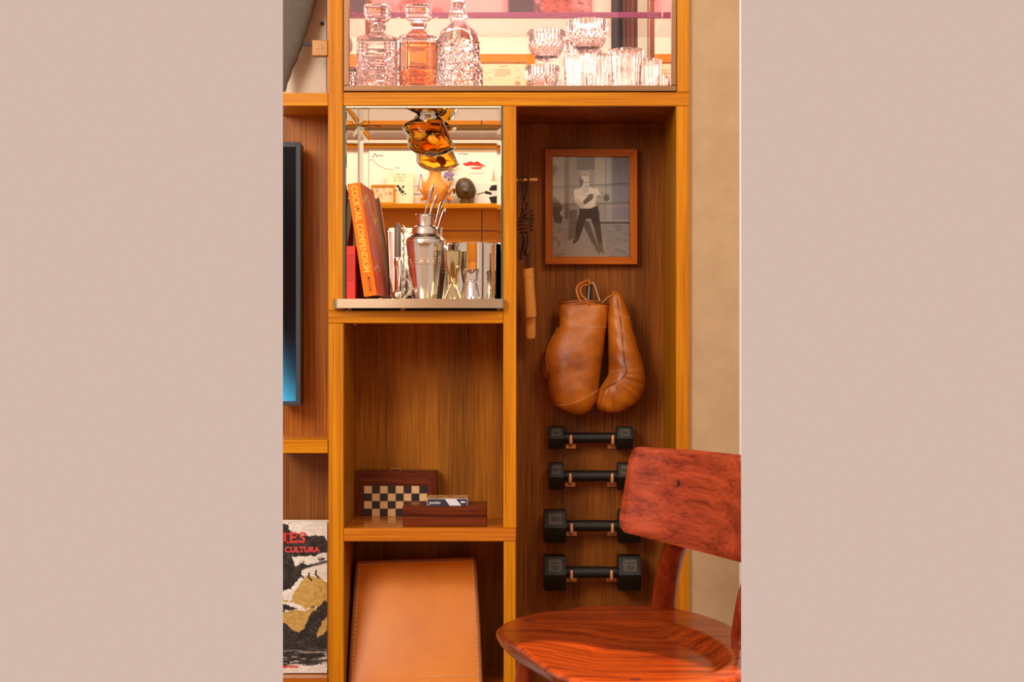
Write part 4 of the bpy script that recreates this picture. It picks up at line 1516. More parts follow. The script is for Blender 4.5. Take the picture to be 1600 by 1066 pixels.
GL = Loft([(474, 877, 950, .022), (478, 873.5, 950.5, .026), (488, 872.5, 949.5, .030), (500, 873.5, 949, .033), (510, 873, 948, .036), (520, 866, 946, .041), (535, 857, 944, .046), (550, 851.5, 942.5, .050), (565, 851, 940, .052), (578, 853.5, 938.5, .053),
           (590, 856, 937, .054), (605, 855.5, 935.5, .055), (618, 858, 934, .053), (630, 864, 930, .047), (639, 874, 924, .036), (645, 888, 917, .022), (648, 898, 910, .008)], yL, n=80, seg=64, p=2.5, disp=gdisp)
G1 = thing('boxing_glove', 'tan leather boxing glove hung back-of-hand forward, left of the pair', 'boxing glove', W(900, 648, yL))
GL.build('glove_body', M_LEA, G1)
TH = Loft([(548, 853, 862, .010), (556, 847, 866, .018), (568, 844.5, 868, .022), (580, 845, 866, .022), (590, 848, 862, .018), (597, 853, 859, .008)], yL + .012, n=30, seg=32)
TH.build('thumb', M_LEAD, G1)
# rolled cuff rim
rim = []
for k in range(65):
    a = 2 * pi * k / 64
    px_ = 913.5 + 39 * cos(a)
    py_ = 472.5 + 2.5 * (px_ - 875) / 78 + 1.4 * sin(a * 3) - 1.5 * sin(a)
    rim.append((WX(px_, yL), yL - .024 * sin(a), WZ(py_, yL)))
tube('cuff_binding', rim, .0046, M_LEAD, G1, 10, True)
rim2 = [(x * 1.0, (y - yL) * 1.05 + yL, z - .0045 - .001 * sin(i * .7)) for i, (x, y, z) in enumerate(rim)]
tube('cuff_binding', rim2, .0024, M_LEA, G1, 8, True)
stitches(lambda a, b: GL.front(a, b, .0010), [(x, 508.5 + 3.5 * sin((x - 874) / 76 * pi / 2)) for x in np.linspace(875, 946, 40)], G1, r=.0005, step=.0035)
stitches(lambda a, b: GL.front(a, b, .0016), [(x, 633 - 26 * ((x - 866) / 70) ** 2.0) for x in np.linspace(866, 934, 40)], G1, r=.0005, on=.8, step=.0035)
stitches(lambda a, b: GL.front(a, b, .0016), [(np.interp(y, (512, 530, 545, 560, 580), (871, 861.5, 855.5, 853, 855.5)), y) for y in np.linspace(512, 582, 30)], G1, r=.00045, on=.7, step=.0035)
tube('lace', [W(913, 478, yL - .02), W(908, 472, yL - .026), W(903, 462, yL - .020), W(901.5, 452, yL - .016), W(905, 445, yL - .014), W(912, 441, yL - .008), W(919, 438.5, yL), W(922, 443, yL - .006), W(919, 445.5, yL - .012), W(911, 446, yL - .016), W(907, 452, yL - .02), W(909, 462, yL - .022), W(917, 470, yL - .026), W(920, 478, yL - .024)], .0036, M_LEA, G1, 8, True, 80, .7)
tube('lace', [W(921, 442, yL - .006), W(920, 458, yL - .014), W(919, 474, yL - .022)], .0009, M_THREAD, G1, 6, True, 12)
tube('lace', [W(923, 442, yL - .006), W(928, 444, yL - .006), W(933, 458, yL - .012), W(938.5, 474, yL - .022)], .0011, M_THREAD, G1, 6, True, 16)
HK = thing('glove_hook', 'small dark hook on the back panel from which the gloves hang', 'hook', W(921, 446, YB))
tube('hook_arm', [(WX(921, YB), YB, WZ(443, YB)), W(921.5, 444, yL + .02), W(921.5, 444.5, yL + .004), W(921.5, 442.5, yL - .001)], .0017, M_IRON, HK, 8, True, 16)
box('hook_plate', WX(917, YB), WX(925.5, YB), YB - .002, YB, WZ(470, YB), WZ(441, YB), M_IRON, HK, .0004)


def gdisp2(X, Y, z, c, q):
    px_, py_ = 800 + X / ((yL - CAMY) / FPX), 533 - (z - 1) / ((yL - CAMY) / FPX)
    if py_ > 572 and q > 0:
        # gathers that fan out around the seam
        dx, dy = px_ - 950, py_ - 582
        ang = math.atan2(dy, dx)
        rr = sqrt(dx * dx + dy * dy)
        f = min(1, max(0, (rr - 18) / 20)) * min(1, max(0, (py_ - 572) / 15))
        Y += .0022 * f * (sin(ang * 24) + .4 * sin(ang * 41 + 1))
    k = .0009 * sin(z * 160 + X * 80)
    return X + k * .4, Y - (k if q > 0 else 0), z


GR = Loft([(454, 957, 965, .004), (457, 955, 968, .010), (463, 953, 972, .016), (475, 950.5, 978, .022), (490, 949.5, 983, .028), (505, 949.5, 986.5, .032), (525, 950, 992, .038), (545, 950.5, 997.5, .043), (562, 950.5, 1003, .046), (575, 951, 1006, .048), (588, 948.5, 1007.5, .050),
           (600, 941, 1008, .050), (610, 934, 1006, .049), (620, 930, 1001, .046), (630, 929.5, 993, .041), (638, 933, 982, .033), (643, 940, 972, .024), (645.5, 948, 964, .010)], yL, n=90, seg=96, p=2.2, disp=gdisp2)
G2 = thing('boxing_glove', 'tan leather boxing glove hung edge-on with gathered fist, right of the pair', 'boxing glove', W(968, 646, yL))
GR.build('glove_body', M_LEA, G2)
seam = [(961.5, 458), (963.5, 470), (966, 485), (969, 510), (971, 535), (973, 560), (976.5, 577), (975, 584), (966, 594), (955, 600), (944, 606), (934, 613)]
tube('seam', [GR.front(a, b, .0003) for a, b in seam], .0008, M_THREADD, G2, 6, True, 60)
stitches(lambda a, b: GR.front(a, b, .0010), [(x, 581 - 5.5 * ((x - 952) / 24)) for x in np.linspace(953, 976, 16)], G2, r=.0005, on=.7, step=.0032)
stitches(lambda a, b: GR.front(a, b, .0010), [(x, 496.5) for x in np.linspace(970, 985, 12)], G2, r=.0006, on=.55, step=.0026)
tube('cuff_tip', [W(958, 458, yL - .003), W(961, 454.5, yL - .004), W(965, 456, yL - .003), W(969, 462, yL)], .003, M_LEAD, G2, 8, True, 14)
tube('lace', [W(940, 474, yL - .024), W(949, 465, yL - .02), W(956, 461, yL - .016)], .0007, M_THREAD, G2, 6, True, 10)


# ---------------------------------------------------------------- dumbbells on copper hooks
HEXR = 0.0


def dumbbell(label, l0, l1, r0, r1, t, b, bar_t, bar_b, num, dy=0):
    s = (.235 - CAMY) / FPX
    hh = (b - t) / 2 * s * .985
    R = hh / cos(pi / 6)
    yc = YB - R - .004
    zc = WZ((t + b) / 2, yc)
    D = thing('dumbbell', label, 'dumbbell', (WX((l0 + r1) / 2, yc), yc, zc - hh))
    for (a, e_) in ((l0, l1), (r0, r1)):
        xa, xb = WX(a, yc), WX(e_, yc)
        bm = bmesh.new()
        bmesh.ops.create_cone(bm, cap_ends=True, segments=6, radius1=R, radius2=R, depth=xb - xa, matrix=Matrix.Translation(((xa + xb) / 2, yc, zc)) @ Matrix.Rotation(pi / 2, 4, 'Y') @ Matrix.Rotation(HEXR, 4, 'Z'))
        bmesh.ops.bevel(bm, geom=list(bm.edges), offset=.0035, segments=2, profile=.6, affect='EDGES')
        h = from_bm('head', bm, M_IRON, D, 35)
        # number pad on the upper front facet
        nrm = Vector((0, -cos(pi / 6), sin(pi / 6)))
        upv = Vector((0, sin(pi / 6), cos(pi / 6)))
        cen = Vector(((xa + xb) / 2, yc, zc)) + nrm * hh
        Mx = Matrix(((1, 0, 0, cen.x), (0, upv.y, nrm.y, cen.y), (0, upv.z, nrm.z, cen.z), (0, 0, 0, 1)))
        pw, ph = (xb - xa) * .60, R * .66
        box('number_pad', -pw / 2, pw / 2, -ph / 2, ph / 2, -.0004, .0003, M_IRONF, h, 0, 1, Mx)
        bb = bmesh.new()
        for u0, u1, v0, v1 in ((-pw / 2, pw / 2, ph / 2 - .001, ph / 2), (-pw / 2, pw / 2, -ph / 2, -ph / 2 + .001), (-pw / 2, -pw / 2 + .001, -ph / 2, ph / 2), (pw / 2 - .001, pw / 2, -ph / 2, ph / 2)):
            bm_box(bb, u0, u1, v0, v1, 0, .0012, .0002, 1, Mx)
        from_bm('pad_rim', bb, M_IRONF, h)
        text_mesh('number', num, M_IRON, h, Mx @ Matrix.Translation((0, 0, .0007)) @ Matrix.Rotation(-pi / 2, 4, 'Z'), ph * (.9 if len(num) < 2 else .72), .0004, .0005)
    rb = (bar_b - bar_t) / 2 * s
    zbm = zc
    n = 40
    xs = np.linspace(WX(l1, yc) - .002, WX(r0, yc) + .002, n)
    rad = [rb * (1.0 + .08 * sin(pi * k / (n - 1)) ** 2) for k in range(n)]
    V, F = tube_vf([(x, yc, zbm) for x in xs], rad, 24)
    mesh('handle', V, F, M_IRON, D, 40)
    return D, yc, zc, rb


def hook(label, px, yc, zc, rb):
    H = thing('hook', label, 'hook', (WX(px, yc), YB, zc - rb - .012), 'copper hooks carrying the dumbbells')
    x = WX(px, yc - rb)
    pts = [(x, YB - .004, zc - rb - .0085), (x, yc + rb, zc - rb - .0075), (x, yc, zc - rb - .0045), (x, yc - rb - .0022, zc - rb - .001), (x, yc - rb - .0052, zc - rb * .4), (x, yc - rb - .0052, zc + rb * .32)]
    tube('hook_arm', pts, [.0040, .0040, .0042, .0044, .0044, .0040], M_COPPER, H, 12, True, 30)
    bm = bmesh.new()
    bmesh.ops.create_uvsphere(bm, u_segments=12, v_segments=8, radius=.0042, matrix=Matrix.Translation(pts[-1]))
    from_bm('hook_tip', bm, M_COPPER, H, True)
    xb = WX(px, YB - .004)
    box('hook_plate', xb - .0125, xb + .0125, YB - .004, YB, zc - rb - .0165, zc - rb - .0055, M_COPPER, H, .0008)


DB = [('smallest black hex dumbbell, topmost on the back panel', 856.5, 881, 962.5, 988.5, 666, 702, 677, 692.5, '3', (892, 957.5), 'top'),
      ('second black hex dumbbell from the top, its right head behind the chair back', 857.5, 881, 964, 989, 722.5, 765, 734.5, 751, '5', (891, 956.5), 'second'),
      ('third black hex dumbbell from the top, with a worn pale number pad', 849.5, 884, 965, 1000, 796, 847.5, 813, 830, '8', (893, 957), 'third'),
      ('lowest black hex dumbbell, marked 10, just above the chair seat', 849.5, 884, 965, 1000.5, 867, 922, 886.5, 904, '10', (893, 955.5), 'lowest')]
for lb, l0, l1, r0, r1, t_, b_, bt, bb_, num, hk, which in DB:
    D, yc_, zc_, rb_ = dumbbell(lb, l0, l1, r0, r1, t_, b_, bt, bb_, num)
    for px, sd in zip(hk, ('left', 'right')):
        hook('copper hook under the %s end of the %s dumbbell handle' % (sd, which), px, yc_, zc_, rb_)

# ---------------------------------------------------------------- chair
zc = .45
CH = thing('wooden_chair', 'red-brown hardwood chair with curved backrest and dished seat, at the right', 'chair', (.21, -.56, 0))
outl = [(-.029, -.47), (-.012, -.375), (.035, -.285), (.10, -.225), (.17, -.182), (.235, -.168), (.30, -.182), (.355, -.235), (.40, -.33), (.432, -.45), (.452, -.60), (.44, -.75), (.39, -.87), (.30, -.945), (.20, -.965), (.12, -.945), (.075, -.87), (.045, -.76), (.018, -.66), (-.012, -.56)]
cl = spline(outl[-2:] + outl + outl[:3], (len(outl) + 4) * 6)
O = cl[12:12 + len(outl) * 6]
NO = len(O)
cc = np.array((.215, -.58))
dc = np.array((.215, -.70))


def seatz(x, y):
    # saddle dish: steep rim toward the back, long fade toward the front
    u, v = x - dc[0], y - dc[1]
    rx = .178 if u > 0 else .21
    r = sqrt((u / rx) ** 2 + (v / (.37 if v > 0 else .24)) ** 2)
    wd = .75 + (.24 - .75) * min(1, max(0, .5 + u / .16))
    t = min(max((1.0 - r) / wd, 0), 1)
    t = t * t * (3 - 2 * t)
    return zc - .022 * t


V, F = [], []
NR = 40
rings = []
for j in range(NR + 1):
    f = j / NR
    f = f ** .85
    rr = []
    for p in O:
        q = cc + (p - cc) * f
        ed = max(0, (f - .985) / .015)
        rr.append(len(V))
        V.append((q[0], q[1], seatz(q[0], q[1]) - .004 * ed * ed))
    rings.append(rr)
for f, dz in ((1.004, .007), (1.002, .012), (.975, .024), (.925, .037), (.90, .041), (.5, .042), (0.001, .042)):
    rr = []
    for p in O:
        q = cc + (p - cc) * f
        rr.append(len(V))
        V.append((q[0], q[1], zc - dz))
    rings.append(rr)
for a, b in zip(rings[:-1], rings[1:]):
    for k in range(NO):
        k2 = (k + 1) % NO
        F.append((a[k], a[k2], b[k2], b[k]))
seat = mesh('seat', V, F, M_CHX, CH, True)
bmt = bmesh.new(); bmt.from_mesh(seat.data); bmesh.ops.remove_doubles(bmt, verts=bmt.verts, dist=1e-4); bmesh.ops.recalc_face_normals(bmt, faces=bmt.faces); bmt.to_mesh(seat.data); bmt.free()
cut(seat, 1)
# plugs in the seat
for px, py in ((826.5, 970.5), (993, 1062)):
    Dd = (1 - zc) * FPX / (py - 533)
    x, y = (px - 800) * Dd / FPX, Dd + CAMY
    bm = bmesh.new()
    bmesh.ops.create_cone(bm, cap_ends=True, segments=24, radius1=.0095, radius2=.0095, depth=.004, matrix=Matrix.Translation((x, y, seatz(x, y) - .0013)))
    from_bm('plug', bm, M_PLUG, CH)


# backrest: curved board. centre line in plan, with lean
def back_pt(t, v, off):
    """t 0..1 along (far left end to near end), v 0 bottom..1 top, off thickness"""
    # plan curve: bowed away from the sitter (+x)
    pl = [(.236, -.265), (.322, -.40), (.378, -.55), (.404, -.70), (.400, -.86)]
    return None


BP = spline([(.230, -.290), (.300, -.405), (.352, -.535), (.384, -.665), (.400, -.80), (.400, -.93)], 180)
BS = [0.0]
for _a, _b in zip(BP[:-1], BP[1:]):
    BS.append(BS[-1] + float(np.linalg.norm(_b - _a)))
top_z = lambda y_, t: None
# target rows: heights read from the picture at the plan curve's depth
px_s = [968, 975, 985, 1040, 1080, 1120, 1158]
TOPPX = ((966, 698), (983, 698), (1000, 699), (1040, 701.5), (1080, 704), (1120, 708), (1158, 712.5), (1230, 722), (1300, 735))
BOTPX = ((966, 827), (975, 829.5), (1000, 836), (1040, 846), (1080, 856), (1120, 866.5), (1158, 876.5), (1230, 896), (1300, 912))
nt, nvv = 180, 18
V, F = [], []
th = .021


def bnode(i, v):
    x, y = BP[i][0] - .004, BP[i][1]
    Dd = y - CAMY
    px = 800 + x / Dd * FPX
    tz = 1 + (533 - np.interp(px, *zip(*TOPPX))) * Dd / FPX
    bzv = 1 + (533 - np.interp(px, *zip(*BOTPX))) * Dd / FPX
    di = min(BS[i], BS[nt] - BS[i])
    rt, rb = .034, .022
    if di < rt: tz -= (rt - sqrt(max(0, rt * rt - (rt - di) ** 2))) * .8
    if di < rb: bzv += (rb - sqrt(max(0, rb * rb - (rb - di) ** 2))) * .8
    z = bzv + (tz - bzv) * v
    d = BP[min(i + 1, nt)] - BP[max(i - 1, 0)]
    n = Vector((d[1], -d[0])).normalized()    # outward normal in plan
    if n.x < 0: n = -n
    lean = .040 * (v - .35)
    return Vector((x + n.x * lean * 0 + (lean * .5 if True else 0), y, z)), n


rows_f, rows_b = [], []
NP = 18
prof2 = [(0, 0)]
for i in range(nt + 1):
    # round the ends: thickness & corner
    row = []
    ends = min(i / 6, 1)
    for k in range(nvv + 1):
        v = k / nvv
        P_, n = bnode(i, v)
        e_ = min(v, 1 - v) * nvv
        hf = th / 2 * (min(1, .45 + .55 * min(e_ / 1.2, 1))) * (.5 + .5 * ends)
        row.append((P_, n, hf))
    rows_f.append(row)
for side in (1, -1):
    for row in rows_f:
        for P_, n, hf in row:
            V.append((P_.x - n.x * hf * side, P_.y - n.y * hf * side, P_.z))
m1 = nvv + 1
offb = (nt + 1) * m1
for i in range(nt):
    for k in range(nvv):
        a = i * m1 + k
        F.append((a, a + m1, a + m1 + 1, a + 1))
        F.append((offb + a, offb + a + 1, offb + a + m1 + 1, offb + a + m1))
for i in range(nt):
    for k in (0, nvv):
        a = i * m1 + k
        f = (a, offb + a, offb + a + m1, a + m1)
        F.append(f if k == 0 else f[::-1])
for i in (0, nt):
    for k in range(nvv):
        a = i * m1 + k
        f = (a, a + 1, offb + a + 1, offb + a)
        F.append(f if i == 0 else f[::-1])
br = mesh('backrest', V, F, M_CHB, CH, 60)
bmt = bmesh.new(); bmt.from_mesh(br.data); bmesh.ops.recalc_face_normals(bmt, faces=bmt.faces); bmt.to_mesh(br.data); bmt.free()
cut(br, 1)
# plug on backrest
def on_back(px, py, off=0):
    best = None
    for i in range(nt + 1):
        x, y = BP[i]
        p = 800 + x / (y - CAMY) * FPX
        if best is None or abs(p - px) < best[0]: best = (abs(p - px), i)
    i = best[1]
    P_, n = bnode(i, .5)
    Dd = P_.y - n.y * (th / 2 + off) - CAMY
    return ((px - 800) * Dd / FPX + .0, P_.y - n.y * (th / 2 + off), 1 + (533 - py) * Dd / FPX), n, i


p_, n_, i_ = on_back(1067, 755)
P0, n0 = bnode(i_, .6)
bm = bmesh.new()
bmesh.ops.create_cone(bm, cap_ends=True, segments=20, radius1=.0055, radius2=.0055, depth=th + .0012, matrix=Matrix.Translation((P0.x, P0.y, p_[2])) @ Vector((n0.x, n0.y, 0)).to_track_quat('Z', 'Y').to_matrix().to_4x4())
from_bm('plug', bm, M_PLUG, CH)


def GP(px, py, y): return W(px, py, y)


# posts (rear legs that run on up to the backrest)
def post(pts, rads, nm='back_post', n=30):
    V, F = tube_vf(spline(pts, n), [float(a[0]) for a in spline([(r,) for r in rads], n)], 20)
    o = mesh(nm, V, F, M_CHZ, CH, 50)
    return cut(o, 1)


def PXD(px, py, D): return ((px - 800) * D / FPX, D + CAMY, 1 + (533 - py) * D / FPX)


post([PXD(1035, 962, 3.385), PXD(1037, 945, 3.385), PXD(1042, 905, 3.34), PXD(1050, 870, 3.28), PXD(1061, 838, 3.20), PXD(1066, 800, 3.16)], [.026, .0255, .0245, .0235, .022, .017])
post([PXD(1165, 1012, 2.96), PXD(1165, 990, 2.96), PXD(1172, 940, 2.93), PXD(1182, 900, 2.90), PXD(1194, 860, 2.87)], [.026, .0255, .024, .022, .017])
fl = {}
for (x, y), (fx, fy2) in (((.035, -.44), (-.02, -.40)), ((.31, -.22), (.36, -.16)), ((.12, -.86), (.09, -.93)), ((.41, -.62), (.47, -.66))):
    V, F = tube_vf(spline([(x, y, zc - .030), (x * .7 + fx * .3, y * .7 + fy2 * .3, .30), (x * .35 + fx * .65, y * .35 + fy2 * .65, .14), (fx, fy2, .0005)], 24), [.0205 - .006 * k / 24 for k in range(25)], 18)
    cut(mesh('leg', V, F, M_CHZ, CH, 50), 1)

# ---------------------------------------------------------------- opposite side of the room, seen in the mirrors
LW = thing('leather_wall_panelling', 'tan leather wall panelling reflected below the picture ledge', 'panelling', (RX(670), OY, 1.0))
xsj = [RX(-30), RX(228), RX(403), RX(578), RX(753), RX(928), RX(1103)]
zj = [0.98, 1.27, RZ(361.5), RZ(327)]
for i in range(6):
    for j in range(3):
        box('leather_panel', xsj[i] + .002, xsj[i + 1] - .002, OY + .002, OY + .03, zj[j] + .002, zj[j + 1] - .002, M_PANEL, LW, .004, 2)
for i in (3, 4):
    x = xsj[i + 1]
    for q in (-1, 1):
        stitches(lambda a, b: (a, OY + .0305, b), [(x + q * .012, z) for z in np.linspace(1.0, RZ(329), 40)], LW, step=.012, r=.0012)
stitches(lambda a, b: (a, OY + .0305, b), [(x, zj[2] + .012) for x in np.linspace(xsj[3], xsj[5], 60)], LW, step=.012, r=.0012)
LG = thing('picture_ledge', 'long teak ledge carrying leaning pictures and ornaments opposite', 'ledge', (RX(670), OY, RZ(326)))
LD = .19
RSl = (0.6 - (OY + LD) - CAMY) / FPX
zled = 1 + (533 - 318) * RSl
box('ledge_board', xsj[0], xsj[-1], OY, OY + LD, zled - .024, zled, M_FH, LG, .001)
RL = thing('picture_rail', 'flat wood rail high on the wall above the leaning pictures', 'rail', (RX(670), OY, RZ(232)))
box('rail_board', RX(-30), RX(940), OY, OY + .03, RZ(232), RZ(226), M_FH, RL, .001)
box('rail_board', RX(-30), RX(940), OY, OY + .05, RZ(225.8), RZ(218), M_PLATE, RL, .001)


def RW(px, py, y):
    """pixel in the mirror image -> world point on the plane y in front of the opposite wall"""
    s = (0.6 - y - CAMY) / FPX
    return ((px - 800) * s, y, 1 + (533 - py) * s)


def card(name, label, cat, px0, px1, py0, depth, wood_w=0.0, fwood=None, draw=None, fill=(244, 230, 208), res=1.6, label_group=None, th_=.012):
    y = OY + depth
    x0, _, z1 = RW(px0, py0, y)
    x1 = RW(px1, py0, y)[0]
    z0 = zled + .0004
    T = thing(name, label, cat, ((x0 + x1) / 2, y, z0))
    pyb = 533 - (z0 - 1) / ((0.6 - y - CAMY) / FPX)
    s = (0.6 - y - CAMY) / FPX
    if wood_w:
        wd = wood_w * s
        for a in ((x0, x1, z0, z0 + wd), (x0, x1, z1 - wd, z1), (x0, x0 + wd, z0 + wd, z1 - wd), (x1 - wd, x1, z0 + wd, z1 - wd)):
            box('frame_bar', a[0], a[1], y - th_, y, a[2], a[3], fwood, T, .001)
    else:
        wd = 0
    box('backing_board', x0 + wd * .8, x1 - wd * .8, y - th_, y - .004, z0 + wd * .8, z1 - wd * .8, M_PAPER, T, 0)
    p = Print(px0 + wood_w, px1 - wood_w, py0 + wood_w, pyb - wood_w, res)
    p.fill(fill)
    if draw: draw(p)
    p.build('print', lambda a, b: (lambda q: (q[0], y - .0035, q[2]))(RW(a, b, y)), M_PRINT, T)
    return T


def scrib(p, x, y, w_, n, col=(90, 78, 70), seed=0, wd=.8, h=2.2):
    r = random.Random(seed)
    pts = [(x + w_ * k / n, y + (r.random() - .5) * h) for k in range(n + 1)]
    p.line(pts, wd, col)


def d_line(p):
    scrib(p, 582, 243, 17, 10, (60, 50, 46), 2, 1.0, 5)
    p.line([(575, 252), (582, 249), (590, 258), (600, 263), (612, 266), (618, 266)], .9, (206, 110, 80))
    scrib(p, 618, 261, 6, 5, (60, 50, 46), 5, .8, 5)


def d_lips(p):
    scrib(p, 716, 241, 15, 12, (60, 50, 46), 3, .9, 2)
    p.poly([(722, 256), (730, 254), (736, 252), (740, 254), (746, 252), (752, 256), (760, 261), (748, 260), (738, 259), (728, 260)], (214, 54, 40))
    p.poly([(734, 262), (744, 261), (756, 261), (750, 265), (740, 265)], (222, 84, 66))
    scrib(p, 733, 271, 24, 20, (140, 120, 110), 6, .6, 1.5)
    p.poly([(768, 284), (772, 262), (774, 284)], (226, 160, 130)); p.poly([(774, 284), (779, 268), (782, 284)], (230, 176, 150))


def d_card(p):
    for k, yy in enumerate((273, 277.5, 282)):
        for j in range(7):
            if (j * 3 + k) % 4: p.rect(616 + j * 2.5, yy - 1, 617.4 + j * 2.5, yy + 1, (120, 90, 70))
    for a, b, r in ((622, 291, 2.2), (625, 296, 2.8), (630, 292, 1.8), (629, 300, 2.4), (619, 298, 1.4), (633, 303, 1.5)):
        p.ell(a, b, r * 1.3, r * .8, (40, 34, 32), 1, a * 20)
    p.line([(620, 292), (628, 298), (630, 306)], 1, (40, 34, 32)); p.line([(632, 290), (625, 304)], .8, (40, 34, 32))


def d_small(p):
    r = random.Random(4)
    for _ in range(46):
        x, y = r.uniform(586, 612), r.uniform(291, 309)
        p.line([(x, y), (x + r.uniform(-4, 4), y + r.uniform(-4, 4))], .7, (140, 96, 66))


def d_man(p):
    p.rect(p.x0, p.y0, p.x1, p.y1, (230, 222, 206))
    p.poly([(764, 296), (768, 290), (776, 289), (781, 293), (781, 298), (766, 299)], (30, 26, 26))
    p.poly([(764, 298), (780, 298), (780, 306), (772, 309), (765, 306)], (214, 204, 190))
    p.poly([(768, 301), (758, 298), (757, 303), (768, 305)], (30, 26, 26)); p.line([(756, 301), (746, 304)], 1.4, (30, 26, 26))
    p.poly([(764, 308), (780, 306), (786, 320), (768, 320)], (26, 24, 26))


def d_eiffel(p):
    p.line([(652, 300), (658, 272), (664, 300)], .9, (70, 60, 56)); p.line([(646, 292), (668, 290)], .7, (70, 60, 56)); scrib(p, 646, 304, 20, 14, (60, 50, 50), 9, .8, 3)


card('leaning_print', 'large pale print with a thin curving red line, reflected at left', 'picture', 572, 676, 236, .035, 0, None, d_line)
card('leaning_print', 'large pale poster with red lips, reflected at right', 'picture', 700, 786, 236, .05, 1.5, M_PALEW, d_lips, th_=.01)
card('leaning_print', 'cream card with small black figure under brown lettering, reflected', 'picture', 604, 646, 269, .075, 0, None, d_card, (250, 226, 186), 2.2)
card('leaning_print', 'faint pen drawing leaning behind the clay vase, reflected', 'picture', 645, 690, 271, .045, 0, None, d_eiffel, (240, 224, 204))
card('framed_drawing', 'little wood-framed sepia drawing reflected at the left of the ledge', 'picture', 580, 618, 289, .11, 3.4, M_FH, d_small, (238, 200, 150), 2.0)
card('leaning_photo', 'black and white photo of a dark-haired person holding a pipe, reflected', 'picture', 741, 796, 287, .09, 0, None, d_man, (232, 222, 206), 2.2)
# clay vase with prongs
vy = OY + .122
VS = thing('clay_vase', 'orange clay vase with pronged sides, reflected behind the tongs', 'vase', RW(682, 317, vy))
sR = (0.6 - vy - CAMY) / FPX
zz = zled + .0005


def rz(py): return 1 + (533 - py) * sR


vt = rz(266)
hh = vt - zz
lathe('vase_body', [(.0005, zz), (.030, zz), (.042, zz + hh * .12), (.066, zz + hh * .34), (.062, zz + hh * .52), (.042, zz + hh * .70), (.030, zz + hh * .82), (.030, zz + hh * .93), (.036, vt), (.030, vt - .002), (.024, vt - .02), (.0005, vt - .03)], RX(682), vy, M_CLAY, VS, 40)
for a, b, c, d in ((664, 302, 654, 294), (664, 292, 660, 283), (665, 308, 657, 313), (700, 302, 708, 295), (699, 292, 705, 283), (699, 308, 707, 313)):
    p, q = RW(a, b, vy), RW(c, d, vy)
    tube('prong', [p, ((p[0] + q[0]) / 2, vy, (p[2] + q[2]) / 2), q], [.014, .010, .006], M_CLAY, VS, 12, True, 8)
HB = thing('carved_head', 'small dark carved wooden head facing the wall, reflected on the ledge', 'sculpture', RW(726, 317, vy))
hx = RW(725, 300, vy)[0]
z0_ = zz
prf = []
zt_ = rz(278)
hd = zt_ - z0_
V, F = [], []
nn, ms = 28, 32
for i in range(nn + 1):
    f = i / nn
    z = z0_ + hd * f
    if f < .22:
        rx_, ry_, cxo = .030 + .004 * cos(f * 14), .030, .010
    else:
        g_ = (f - .22) / .78
        rr = sqrt(max(0, 1 - (g_ * 1.75 - .72) ** 2 / 1.07))
        rx_, ry_, cxo = .050 * rr + .002, .052 * rr + .002, .012 - .010 * g_
    for k in range(ms):
        a = 2 * pi * k / ms
        V.append((hx + cxo + rx_ * cos(a), vy + ry_ * sin(a) + (.010 * math.exp(-((f - .45) / .07) ** 2) if sin(a) > .95 else 0), z))
for i in range(nn):
    for k in range(ms):
        k2 = (k + 1) % ms
        F.append((i * ms + k, i * ms + k2, (i + 1) * ms + k2, (i + 1) * ms + k))
F.append(tuple(reversed(range(ms)))); F.append(tuple(nn * ms + k for k in range(ms)))
mesh('head', V, F, M_BUST, HB, True)
for sgn in (-1, 1):
    bm = bmesh.new()
    bmesh.ops.create_uvsphere(bm, u_segments=12, v_segments=8, radius=1, matrix=Matrix.Translation((hx + .003 + sgn * .053, vy, z0_ + hd * .5)) @ Matrix.Diagonal((.006, .010, .016, 1)))
    from_bm('ear', bm, M_BUST, HB, True)
FL = thing('dried_flowers', 'small bunch of cream and violet dried flowers beside the clay vase, reflected', 'flowers', RW(708, 317, vy - .03))
M_FLA, M_FLB = plain('cream_petals', (226, 196, 150), .8), plain('violet_petals', (150, 120, 166), .8)
for k in range(26):
    p = RW(704 + rng.uniform(-9, 9), (rng.uniform(252, 268) if k % 2 else rng.uniform(270, 280)), OY + .07 + rng.uniform(-.01, .01))
    bm = bmesh.new()
    bmesh.ops.create_icosphere(bm, subdivisions=1, radius=rng.uniform(.007, .012), matrix=Matrix.Translation(p) @ Matrix.Diagonal((1, .6, .8, 1)))
    from_bm('blossom', bm, M_FLA if k % 2 else M_FLB, FL, True)
tube('stalk', [RW(703, 279, OY + .07), RW(702, 300, OY + .075), (RW(702, 317, OY + .08)[0], OY + .08, zled)], .002, M_BUST, FL, 6)

# framed drawing hung higher, seen in the cabinet mirror
cy2 = OY + .02


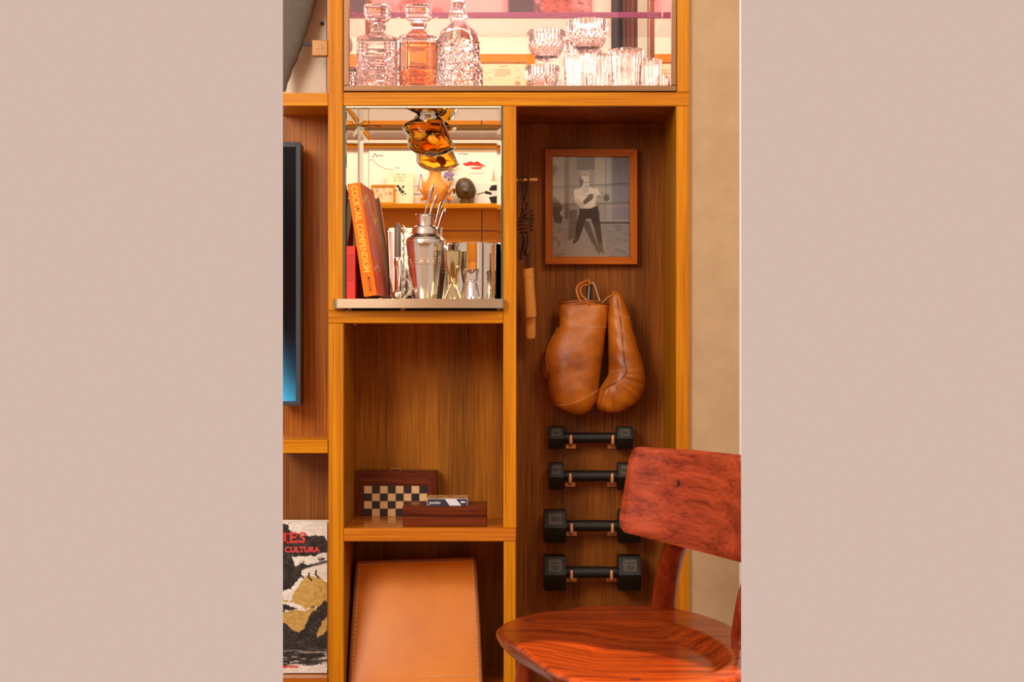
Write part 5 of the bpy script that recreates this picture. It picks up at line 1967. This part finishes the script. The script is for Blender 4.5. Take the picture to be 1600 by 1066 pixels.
def frame_on_wall():
    s = (0.6 - cy2 - CAMY) / FPX
    X0, X1, Z1 = RW(738, 85, cy2)[0], RW(835.5, 85, cy2)[0], RW(800, 85, cy2)[2]
    Z0 = Z1 - 78 * s
    T = thing('framed_drawing', 'wood-framed pen drawing with handwriting reflected behind the coupe glass', 'picture', ((X0 + X1) / 2, OY, Z0))
    wd = 13 * s
    for a in ((X0, X1, Z0, Z0 + wd), (X0, X1, Z1 - wd, Z1), (X0, X0 + wd, Z0 + wd, Z1 - wd), (X1 - wd, X1, Z0 + wd, Z1 - wd)):
        box('frame_bar', a[0], a[1], OY, cy2, a[2], a[3], M_FH, T, .001)
    p = Print(750, 823, 98, 150, 2.4)
    p.fill((250, 226, 184))
    scrib(p, 780, 104.5, 12, 12, (130, 96, 70), 1, .7, 2.2)
    for k in range(6):
        scrib(p, 773, 109 + k * 2.1, 25 - (k == 5) * 8, 40, (170, 110, 80), k + 20, .5, .9)
    r = random.Random(3)
    for cx_, cy_ in ((765, 118), (808, 116)):
        for k in range(22):
            a = r.uniform(0, 6.28); q = r.uniform(3, 8)
            x, y = cx_ + q * cos(a), cy_ + q * 1.4 * sin(a)
            p.line([(x, y), (x + r.uniform(-3, 3), y + r.uniform(-3, 3))], .5, (150, 120, 96), .8)
    p.rect(805, 128, 813, 140, (176, 150, 130))
    p.build('print', lambda a, b: RW(a, b, OY + .006), M_PRINT, T)


frame_on_wall()
PT = thing('painting', 'long rose and grey abstract painting reflected above the glass shelf', 'picture', (RX(790), OY, 2.69))
p = Print(560, 925, -60, 27, .6)
p.fill((214, 150, 150))
b1, b2 = p.noise(50, 24, 71), p.noise(30, 30, 72)
p.put(np.clip((b1 - .5) * 6, 0, 1), (176, 84, 84)); p.put(np.clip((b2 - .55) * 8, 0, 1), (84, 74, 92))
p.put(np.clip((p.X - 700) / 20, 0, 1) * np.clip((788 - p.X) / 6, 0, 1), (232, 186, 184))
p.put(np.clip((p.X - 792) / 4, 0, 1) * np.clip((838 - p.X) / 6, 0, 1), (58, 50, 70)); p.put(np.clip((p.X - 842) / 10, 0, 1) * np.clip((900 - p.X) / 10, 0, 1), (188, 96, 84))
p.put(np.clip((p.noise(5, 3, 74) - .5) * 5, 0, 1) * (p.X > 830), (96, 44, 50), .7)
p.build('canvas_print', lambda a, b: RW(a, b, OY + .018), M_PRINT, PT)
box('canvas', RX(560), RX(925), OY, OY + .016, RZ(27), RZ(-60), M_PAPER, PT, 0)


def drape(name, label, px0, px1, mat, z0=.9, z1=3.2, folds=3, amp=.008):
    x0, x1 = RX(px0), RX(px1)
    V, F = [], []
    n = 24
    for k in range(n + 1):
        x = x0 + (x1 - x0) * k / n
        y = OY + .035 + amp * sin(k / n * 2 * pi * folds)
        V += [(x, y, z0), (x, y, z1), (x, y - .006, z0), (x, y - .006, z1)]
    for k in range(n):
        a = 4 * k
        F += [(a, a + 1, a + 5, a + 4), (a + 2, a + 6, a + 7, a + 3), (a, a + 4, a + 6, a + 2), (a + 1, a + 3, a + 7, a + 5)]
    F += [(0, 2, 3, 1), (4 * n, 4 * n + 1, 4 * n + 3, 4 * n + 2)]
    o = mesh(name, V, F, mat, None, True)
    tag(o, label, 'curtain')
    return o


drape('curtain', 'dark teal curtain panel reflected at the right of the cabinet', 954, 972, M_TEALC)
drape('curtain', 'brown curtain panel reflected beside the dark teal one', 973, 994, M_BROWNC)
box('door_jamb', RX(995), RX(1010), OY, OY + .05, 0.0, 3.2, M_MINT, None, .002)
bpy.data.objects['door_jamb'].name = 'trim_2'
bpy.data.objects['trim_2']['kind'] = 'structure'
drape('curtain', 'narrow dark curtain edge reflected right of the mint door trim', 1013, 1030, M_TEALC, folds=2)
